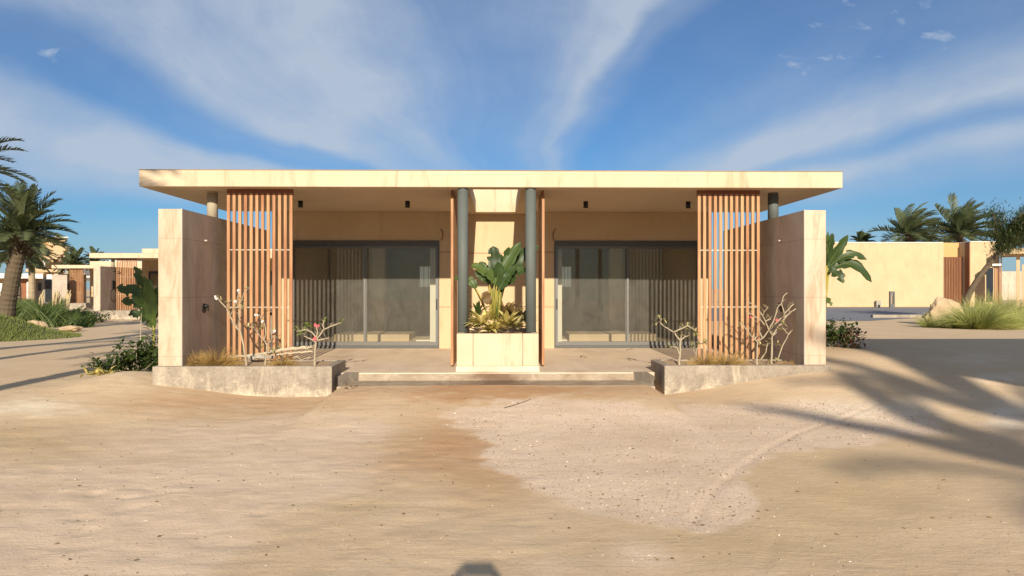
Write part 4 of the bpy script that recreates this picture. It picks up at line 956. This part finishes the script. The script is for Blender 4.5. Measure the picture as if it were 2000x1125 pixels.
for i in range(12):
    mb = MB(); mb.prism(*rb(98, 110, 134 - 2.4 * (i + 1), 134 - 2.4 * i, 487 + 2.1 * i, 491 + 2.1 * i, -2.2, 1.6)); mb.build('stair', M['gate_wood'], H)
rset('white_house', 175, 88, 'far white block with a sloping top between the palms and the second villa', 'house', [
    ('wall', 'white_render', [(129, 136, 513, 548, 0, 5), (136.1, 180, 520, 548, 1, 5), (190, 235, 509, 548, 4, 5)]),
    ('porch', 'grey_rock', [(134, 168, 518, 524, -1, .9), (126, 166, 533, 537, -3, 2.9)]), ('window', 'dark_glass', [(137, 146, 525, 536, .9, .09), (150, 158, 526, 536, .9, .09)])])

# lawn mound and reeds at the left
mx, my, mrx, mry, mh = -15.3, 21.0, 2.5, 3.1, .78
mb = MB(); N1, N2 = 60, 16; vs = [(mx, my, mh)]
def mz(q): return mh * (1 - ss(q)) 
for j in range(1, N2 + 1):
    for i in range(N1):
        a_ = 2 * math.pi * i / N1; q = j / N2; k = 1 + .06 * math.sin(3 * a_ + 1) + .03 * math.sin(7 * a_); vs.append((mx + mrx * q * k * math.cos(a_), my + mry * q * k * math.sin(a_), float(mz(np.array(q))) + .012 - (.05 if j == N2 else 0)))
fs = [(0, 1 + i, 1 + (i + 1) % N1) for i in range(N1)] + [(1 + (j - 1) * N1 + i, 1 + j * N1 + i, 1 + j * N1 + (i + 1) % N1, 1 + (j - 1) * N1 + (i + 1) % N1) for j in range(1, N2) for i in range(N1)]
mb.add(vs, fs, True); tag(mb.build('lawn', M['lawn']), kind='structure', label='rounded green lawn mound at the left edge')
mb = MB(); rg = random.Random(9)
for i in range(9000):
    a_ = rg.random() * 6.28; q = math.sqrt(rg.random()); k = 1 + .06 * math.sin(3 * a_ + 1) + .03 * math.sin(7 * a_); p = (mx + mrx * q * k * math.cos(a_), my + mry * q * k * math.sin(a_), float(mz(np.array(q))))
    if p[0] / p[1] < -.78: continue
    b_ = rg.random() * 6.28; mb.add([(p[0] - .012, p[1], p[2]), (p[0] + .012, p[1], p[2]), (p[0] + math.cos(b_) * .05, p[1] + math.sin(b_) * .05, p[2] + rg.uniform(.05, .13))], [(0, 1, 2)], r=rg.random())
tag(mb.build('grass', M['lawn']), kind='stuff', label='short grass growing on the lawn mound', cat='grass')
mb = MB(); rg = random.Random(10)
for i in range(9000):
    px = rg.uniform(-30, 138) if rg.random() < .8 else rg.uniform(100, 182); Y = rg.uniform(27, 36); X = at(px, Y); hgt = (1.25 if px < 140 else .55) * rg.uniform(.5, 1.05) * (.75 + .35 * math.sin(px * .09)) 
    a_ = rg.random() * 6.28; mb.leaf((X, Y, 0), (math.cos(a_) * .35, math.sin(a_) * .35, 1), (-math.sin(a_), math.cos(a_), .1), hgt, .05, .9, .1, 3, r=rg.random(), prof=lambda t: 1 - t * .9)
tag(mb.build('reeds', M['reed']), kind='stuff', label='dense bed of tall green reeds and hedge below the far houses', cat='reeds')
mb = MB()
for i in range(40):
    px = rg.choice((78, 105, 108, 112, 128, 131)) + rg.uniform(-4, 4); Y = rg.uniform(29, 33); p = at(px, Y, rg.uniform(566, 578)); mb.tube([(p[0], p[1], .6), (p[0] + .05, p[1], p[2] - .2), (p[0] + .1, p[1], p[2])], [.006, .035, .012], 5)
tag(mb.build('reed_plumes', M['plume']), kind='stuff', label='pale feathery plumes rising from the reed bed', cat='reeds')
for px, Y, s, lab in ((69, 25.5, .38, 'pale boulder in front of the reed bed'), (86, 25.3, .13, 'small pale stone beside the boulder'), (138, 24.5, .35, 'flat sandy rock lying in front of the second villa planter')):
    x, y, z = ga_(px, Y); mb = MB(); mb.rock((x, y, z + s * .3), s, s * .7, s * (.55 if s > .36 else .3), px, 3); tag(mb.build('boulder', M['rock'], loc=(x, y, z)), lab, 'boulder', 'boulders left of the villa')
x, y, z = ga_(160, 31); shrub(x, y, z, 1.3, .5, .65, 700, .16, .08, 'leaf', 'dark clipped shrub in front of the third villa side wall', group='far shrubs', seed=41)

# ------------------------------------------------------------------ background right
Y = 37; PZ = .5
BG = thing('garden_building', (at(1740, Y), Y, PZ), 'long windowless cream building with a recessed slatted gate beyond the road', 'building')
for nm, m, bl in (('wall', 'far_stucco', [pb(1560, 1843, 474, 602, Y, 6), pb(1895, 1952, 472.5, 602, Y - .4, 6)]),
                  ('coping', 'white_render', [pb(1558, 1842.5, 472.6, 474.4, Y - .03, 6), pb(1895.5, 1953, 471, 472.6, Y - .43, 6)]),
                  ('plinth', 'far_orange', [pb(1558, 1842.4, 598.6, 602.5, Y - .04, .039)]),
                  ('recess_wall', 'far_orange', [pb(1842.8, 1895, 474, 602, Y + .5, 5)]),
                  ('jamb', 'gate_wood', [pb(1893.2, 1895, 473, 602, Y - .42, .35)])):
    mb = MB()
    for b_ in bl: mb.box(*b_)
    mb.each(nm, M[m], BG)
gt = thing('slatted_gate', (at(1867, Y), Y + .2, PZ), 'dark brown slatted gate set in the recess of the long cream building', 'gate'); mb = MB()
for i in range(15):
    a_ = at(1844 + i * 3.15, Y + .2, 502); mb.box(a_[0], a_[0] + .055, Y + .2, Y + .26, PZ, a_[2], rng.random())
mb.build('slats', M['gate_wood'], gt); mb = MB(); A = at(1843.5, Y + .2, 502); B = at(1890.5, Y + .2, 506)
mb.box(A[0], B[0], Y + .262, Y + .33, B[2], A[2]); A = at(1843.5, Y, 561); B = at(1890, Y, 580); mb.box(A[0], B[0], Y + .262, Y + .3, B[2], A[2]); mb.build('frame', M['wood_dark'], gt)
EP = rset('entrance_porch', 1960, 35.5, 'cream entrance porch with a dark glazed door and brown slats at the right edge', 'building', [
    ('roof', 'far_stucco', [(1954, 2080, 486, 497, 0, 3), (1973, 2080, 484, 494.5, -.3, .28)]),
    ('wall', 'far_stucco', [(1954, 1957, 497.1, 602, 1.0, 1.5), (1985, 1992, 497.1, 602, .3, .5), (1996, 2080, 516, 602, .3, .3)]),
    ('canopy', 'white_render', [(1938, 1956, 515, 519, -.4, .9)]),
    ('door', 'dark_glass', [(1926, 1940, 523, 590, -.2, .1)]),
    ('slats', 'gate_wood', [(1941.5 + i * 3.1, 1943.5 + i * 3.1, 521, 600, -.2, .06) for i in range(5)])], PZ)
Y = 60; mb = MB(); mb.box(*pb(1950, 2100, 530, 600, Y, .4)); tag(mb.build('garden_wall', M['clad'], loc=(0, 0, 0)), 'grey wall seen through the porch at the right edge', 'wall')
# road
mb = MB(); N = 24; vs = []
Yn, Yf = 21.0, 36.9
for j in range(N + 1):
    Y = Yn + (Yf - Yn) * j / N; xl = 5.5; xr = at(1700 + 210 * min(1, (Y - Yn) / 5), Y)
    for i in range(N + 1): x = xl + (xr - xl) * i / N; vs.append((x, Y, gzf(x, Y) + .006))
mb.add(vs, [(j * (N + 1) + i, j * (N + 1) + i + 1, (j + 1) * (N + 1) + i + 1, (j + 1) * (N + 1) + i) for j in range(N) for i in range(N)], True)
tag(mb.build('road', M['asphalt']), kind='structure', label='grey asphalt road in front of the long cream building')
mb = MB(); A = at(1705, 23.2)
mb.box(A, at(1850, 24), 23.2, 23.35, PZ - .05, PZ + .10); tag(mb.build('kerb', M['planter']), kind='structure', label='low kerb between the sand and the road')
# bollard lamp and low box
Y = 35.5; a_, b_ = at(1738.5, Y, 569), at(1748, Y, 601)
t = thing('bollard_lamp', (a_[0], Y, PZ), 'dark grey bollard lamp with an open slot in front of the long cream building', 'bollard lamp'); mb = MB(); w_ = (b_[0] - a_[0])
mb.box(a_[0], a_[0] + w_ * .3, Y, Y + .12, PZ, a_[2]); mb.box(b_[0] - w_ * .3, b_[0], Y, Y + .12, PZ, a_[2]); mb.box(a_[0] + w_ * .3, b_[0] - w_ * .3, Y, Y + .12, a_[2] - .09, a_[2]); mb.box(a_[0] + w_ * .3, b_[0] - w_ * .3, Y, Y + .12, PZ, PZ + .2); mb.build('post', M['frame'], t)
mb = MB(); mb.box(a_[0] + w_ * .42, b_[0] - w_ * .42, Y + .03, Y + .08, a_[2] - .2, a_[2] - .09); mb.build('lamp', M['rail'], t)
a_, b_ = at(1712, Y, 587), at(1721, Y, 600); t = thing('junction_box', (a_[0], Y, PZ), 'short brown junction box left of the bollard lamp', 'box'); mb = MB(); mb.box(a_[0], b_[0], Y, Y + .15, PZ + .02, a_[2]); mb.build('housing', M['grey_rock'], t, .02); mb = MB(); mb.box(a_[0] + .06, b_[0] - .06, Y - .01, Y - .001, PZ, PZ + .15); mb.build('slot', M['black'], t)
# boulders
for px, Y, s, sz, lab in ((1845, 18.6, .50, .78, 'big cracked tan boulder among the grass clumps at the right'), (1945, 21, .3, .7, 'upright pale boulder behind the large grass clump'), (1996, 20.5, .25, .8, 'pale boulder at the right edge of the picture'), (1880, 20.2, .25, .6, 'smaller boulder at the foot of the leaning tree')):
    x, y, z = ga_(px, Y); mb = MB(); mb.rock((x, y, z + s * .45), s, s * .7, s * sz * 1.2, px, 3); tag(mb.build('boulder', M['rock'], loc=(x, y, z)), lab, 'boulder', 'boulders among the grass clumps')
G4 = 'grass clumps at the right'
for px, Y, n, L, sp_, w0, lab in ((1820, 17.4, 700, .42, .9, .18, 'small green grass clump in front of the big boulder'), (1915, 16.8, 2300, .85, .95, .42, 'largest fountain grass clump right of the big boulder'), (1872, 17.0, 800, .50, .95, .25, 'green grass clump between the boulder and the largest clump'), (1945, 19.6, 900, .95, .7, .3, 'tall pale grass clump in front of the entrance porch'), (1975, 20.4, 900, 1.05, .75, .3, 'tallest grass clump near the right edge of the picture'), (2005, 18.0, 900, .55, .95, .35, 'grass clump cut by the right edge of the picture')):
    x, y, z = ga_(px, Y); tuft(x, y, z, n, L, sp_, 'grass', lab, 'grass clump', 'grass_clump', G4, .011, (.28, 0), w0, px, 1.1)
# leaning tree
Y = 21; tt = thing('leaning_tree', (at(1882, Y), Y, PZ), 'leaning thin-trunked tree with a dark wind-swept crown at the right edge', 'tree')
P = [Vector(at(x, Y, y)) for x, y in ((1874, 628), (1882, 602), (1892, 575), (1910, 545), (1930, 518), (1950, 495), (1958, 478), (1970, 455))]; mb = MB()
mb.tube([interp(P, i / 20) for i in range(21)], [.105 - .003 * i for i in range(21)], 10)
rg = random.Random(44); tips = []
for i in range(40):
    b = interp(P, rg.uniform(.72, 1)); c = Vector(at(rg.uniform(1932, 2050), Y + rg.uniform(-1., 1.), rg.uniform(405, 500)))
    if c.z < at(1932, Y, 470)[2] and rg.random() < .5: c.z += .5
    mb.tube([b, b.lerp(c, .5) + Vector((0, 0, .15)), c], [.04, .022, .006], 5); tips.append((b, c))
mb.build('trunk', M['bark'], tt); mb = MB()
for i in range(9000):
    b, c = rg.choice(tips); q = b.lerp(c, rg.uniform(.45, 1.08)) + Vector((rg.gauss(0, .11), rg.gauss(0, .15), rg.gauss(0, .10)))
    mb.leaf(q, (rg.uniform(-.2, 1), rg.uniform(-.6, .6), rg.uniform(-.4, .7)), (0, 0, 1), rg.uniform(.09, .19), .026, .5, .1, 2, r=rg.random())
mb.build('crown', M['tree_leaf'], tt)
# ------------------------------------------------------------------ small litter on the sand
for pts, r, lab in (([(985, 798), (1005, 792), (1025, 785), (1037, 780)], .006, 'thin curved twig on the gravel in front of the step'), ([(1453, 747), (1480, 742), (1507, 738)], .008, 'short dark stick on the sand below the right planter'),
                    ):
    P = []
    for x, y in pts:
        Yg = 1400 * 1.45 / (y - HZ)
        for _ in range(8): Yg = 1400 * (1.45 - gzf(at(x, Yg), Yg)) / (y - HZ)
        P.append(Vector((at(x, Yg), Yg, float(gz(at(x, Yg), Yg, True)) + r * .7)))
    mb = MB(); mb.tube([interp(P, i / 8) for i in range(9)], [r * (1 - .07 * i) for i in range(9)], 6); tag(mb.build('twig', M['bark'], loc=tuple(P[0])), lab, 'twig', 'twigs on the sand')
mb = MB(); rg = random.Random(77)
for i in range(260):
    y = rg.uniform(3.8, 9.4); x = rg.uniform(-.7, .7) * y; a_ = rg.random() * 6.28; L = rg.uniform(.008, .035); z = float(gz(x, y, True))
    d = Vector((math.cos(a_), math.sin(a_), 0)); n_ = Vector((-d.y, d.x, 0)) * L * .25; p = Vector((x, y, z + .004))
    mb.add([p - d * L * .5, p + n_ + Vector((0, 0, .006)), p + d * L * .5, p - n_], [(0, 1, 2, 3)], r=rg.random())
for px, py, n in ((685, 766, 8), (1230, 685, 5), (1140, 698, 7), (640, 740, 5)):
    for i in range(n):
        Yg = 1400 * (1.45 - (.27 if py < 730 else .08)) / (py - HZ); p = Vector((at(px + rg.uniform(-12, 12), Yg), Yg + rg.uniform(-.15, .15), 0)); p.z = (.2925 + (p.y - 14.2) * .0103) + .004 if py < 730 else float(gz(p.x, p.y, True)) + .008
        mb.leaf(p, (rg.uniform(-1, 1), rg.uniform(-1, 1), .2), (0, 0, 1), .06, .025, .3, .4, 3)
tag(mb.build('leaf_litter', M['brown_leaf']), kind='stuff', label='scattered dry leaf scraps on the sand and terrace', cat='litter')

# ------------------------------------------------------------------ the photographer behind the lens, who throws the small shadow at the bottom
PS = thing('person', (-.03, -.42, 0), 'person in dark clothes standing behind the camera holding a phone up', 'person')
vs, ed, rad = [], [], []
def jt(p, r, par=None):
    vs.append(p); rad.append(r)
    if par is not None: ed.append((par, len(vs) - 1))
    return len(vs) - 1
pel = jt((0, 0, .72), .11); sp1 = jt((0, 0, .88), .105, pel); ch = jt((0, .01, 1.05), .12, sp1); nk = jt((0, .01, 1.15), .05, ch); hd = jt((0, .03, 1.24), .075, nk); jt((0, .03, 1.31), .065, hd)
for sg in (-1, 1):
    h_ = jt((sg * .08, 0, .68), .08, pel); k_ = jt((sg * .09, .02, .38), .055, h_); a_ = jt((sg * .09, 0, .06), .035, k_); jt((sg * .10, .13, .03), .03, a_)
    sh = jt((sg * .16, .01, 1.08), .05, ch); el_ = jt((sg * .22, .16, 1.16), .037, sh); wr = jt((sg * .11, .34, 1.36), .024, el_); pm_ = jt((sg * .10, .365, 1.41), .026, wr)
    for k, (dx, dz, ln) in enumerate(((.012, .035, 1), (.006, .045, 1.1), (0, .050, 1.05), (-.006, .045, .85))):
        f1 = jt((sg * (.10 + .004 - .008 * k), .36, 1.425 + .01 * k), .009, pm_); jt((sg * (.085 - .006 * k), .375, 1.425 + .016 * k), .008, f1)
    t1 = jt((sg * .085, .35, 1.40), .010, pm_); jt((sg * .07, .345, 1.42), .009, t1)
me = bpy.data.meshes.new('body'); me.from_pydata(vs, ed, []); o = bpy.data.objects.new('body', me); C.objects.link(o); o.parent = PS
sk = o.modifiers.new('skin', 'SKIN'); 
for i, v in enumerate(me.skin_vertices[0].data if me.skin_vertices else []): v.radius = (rad[i], rad[i]); v.use_root = (i == 0)
sb = o.modifiers.new('subsurf', 'SUBSURF'); sb.levels = 2; sb.render_levels = 2
def cloth(t):
    z = t.n('ShaderNodeSeparateXYZ', {0: obj(t)}).outputs[2]; n = t.noise(obj(t), 14, 4)
    c = t.ramp(t.m('ADD', t.m('DIVIDE', z, 1.5), t.m('MULTIPLY', t.m('SUBTRACT', n, .5), .01)), [(0, (.03, .025, .02)), (.05, (.03, .035, .05)), (.49, (.05, .06, .09)), (.775, (.42, .25, .17))], 'CONSTANT')
    out(t, c, .8, n, .3, .01, .2)
me.materials.append(mat('clothing', cloth))
hb = MB(); hb.rock((-.03, -.42, 1.335), .088, .092, .070, 3, 3); hb.sm = [True] * len(hb.sm); hb.build('hair', M['black'], PS)
ph = MB(); ph.box(-.10, .055, -.075, -.065, CAMZ - .036, CAMZ + .036)
tag(ph.build('phone', M['black'], loc=(-.03, -.07, CAMZ), bevel=.004), 'black phone held up sideways by the person behind the camera', 'phone')
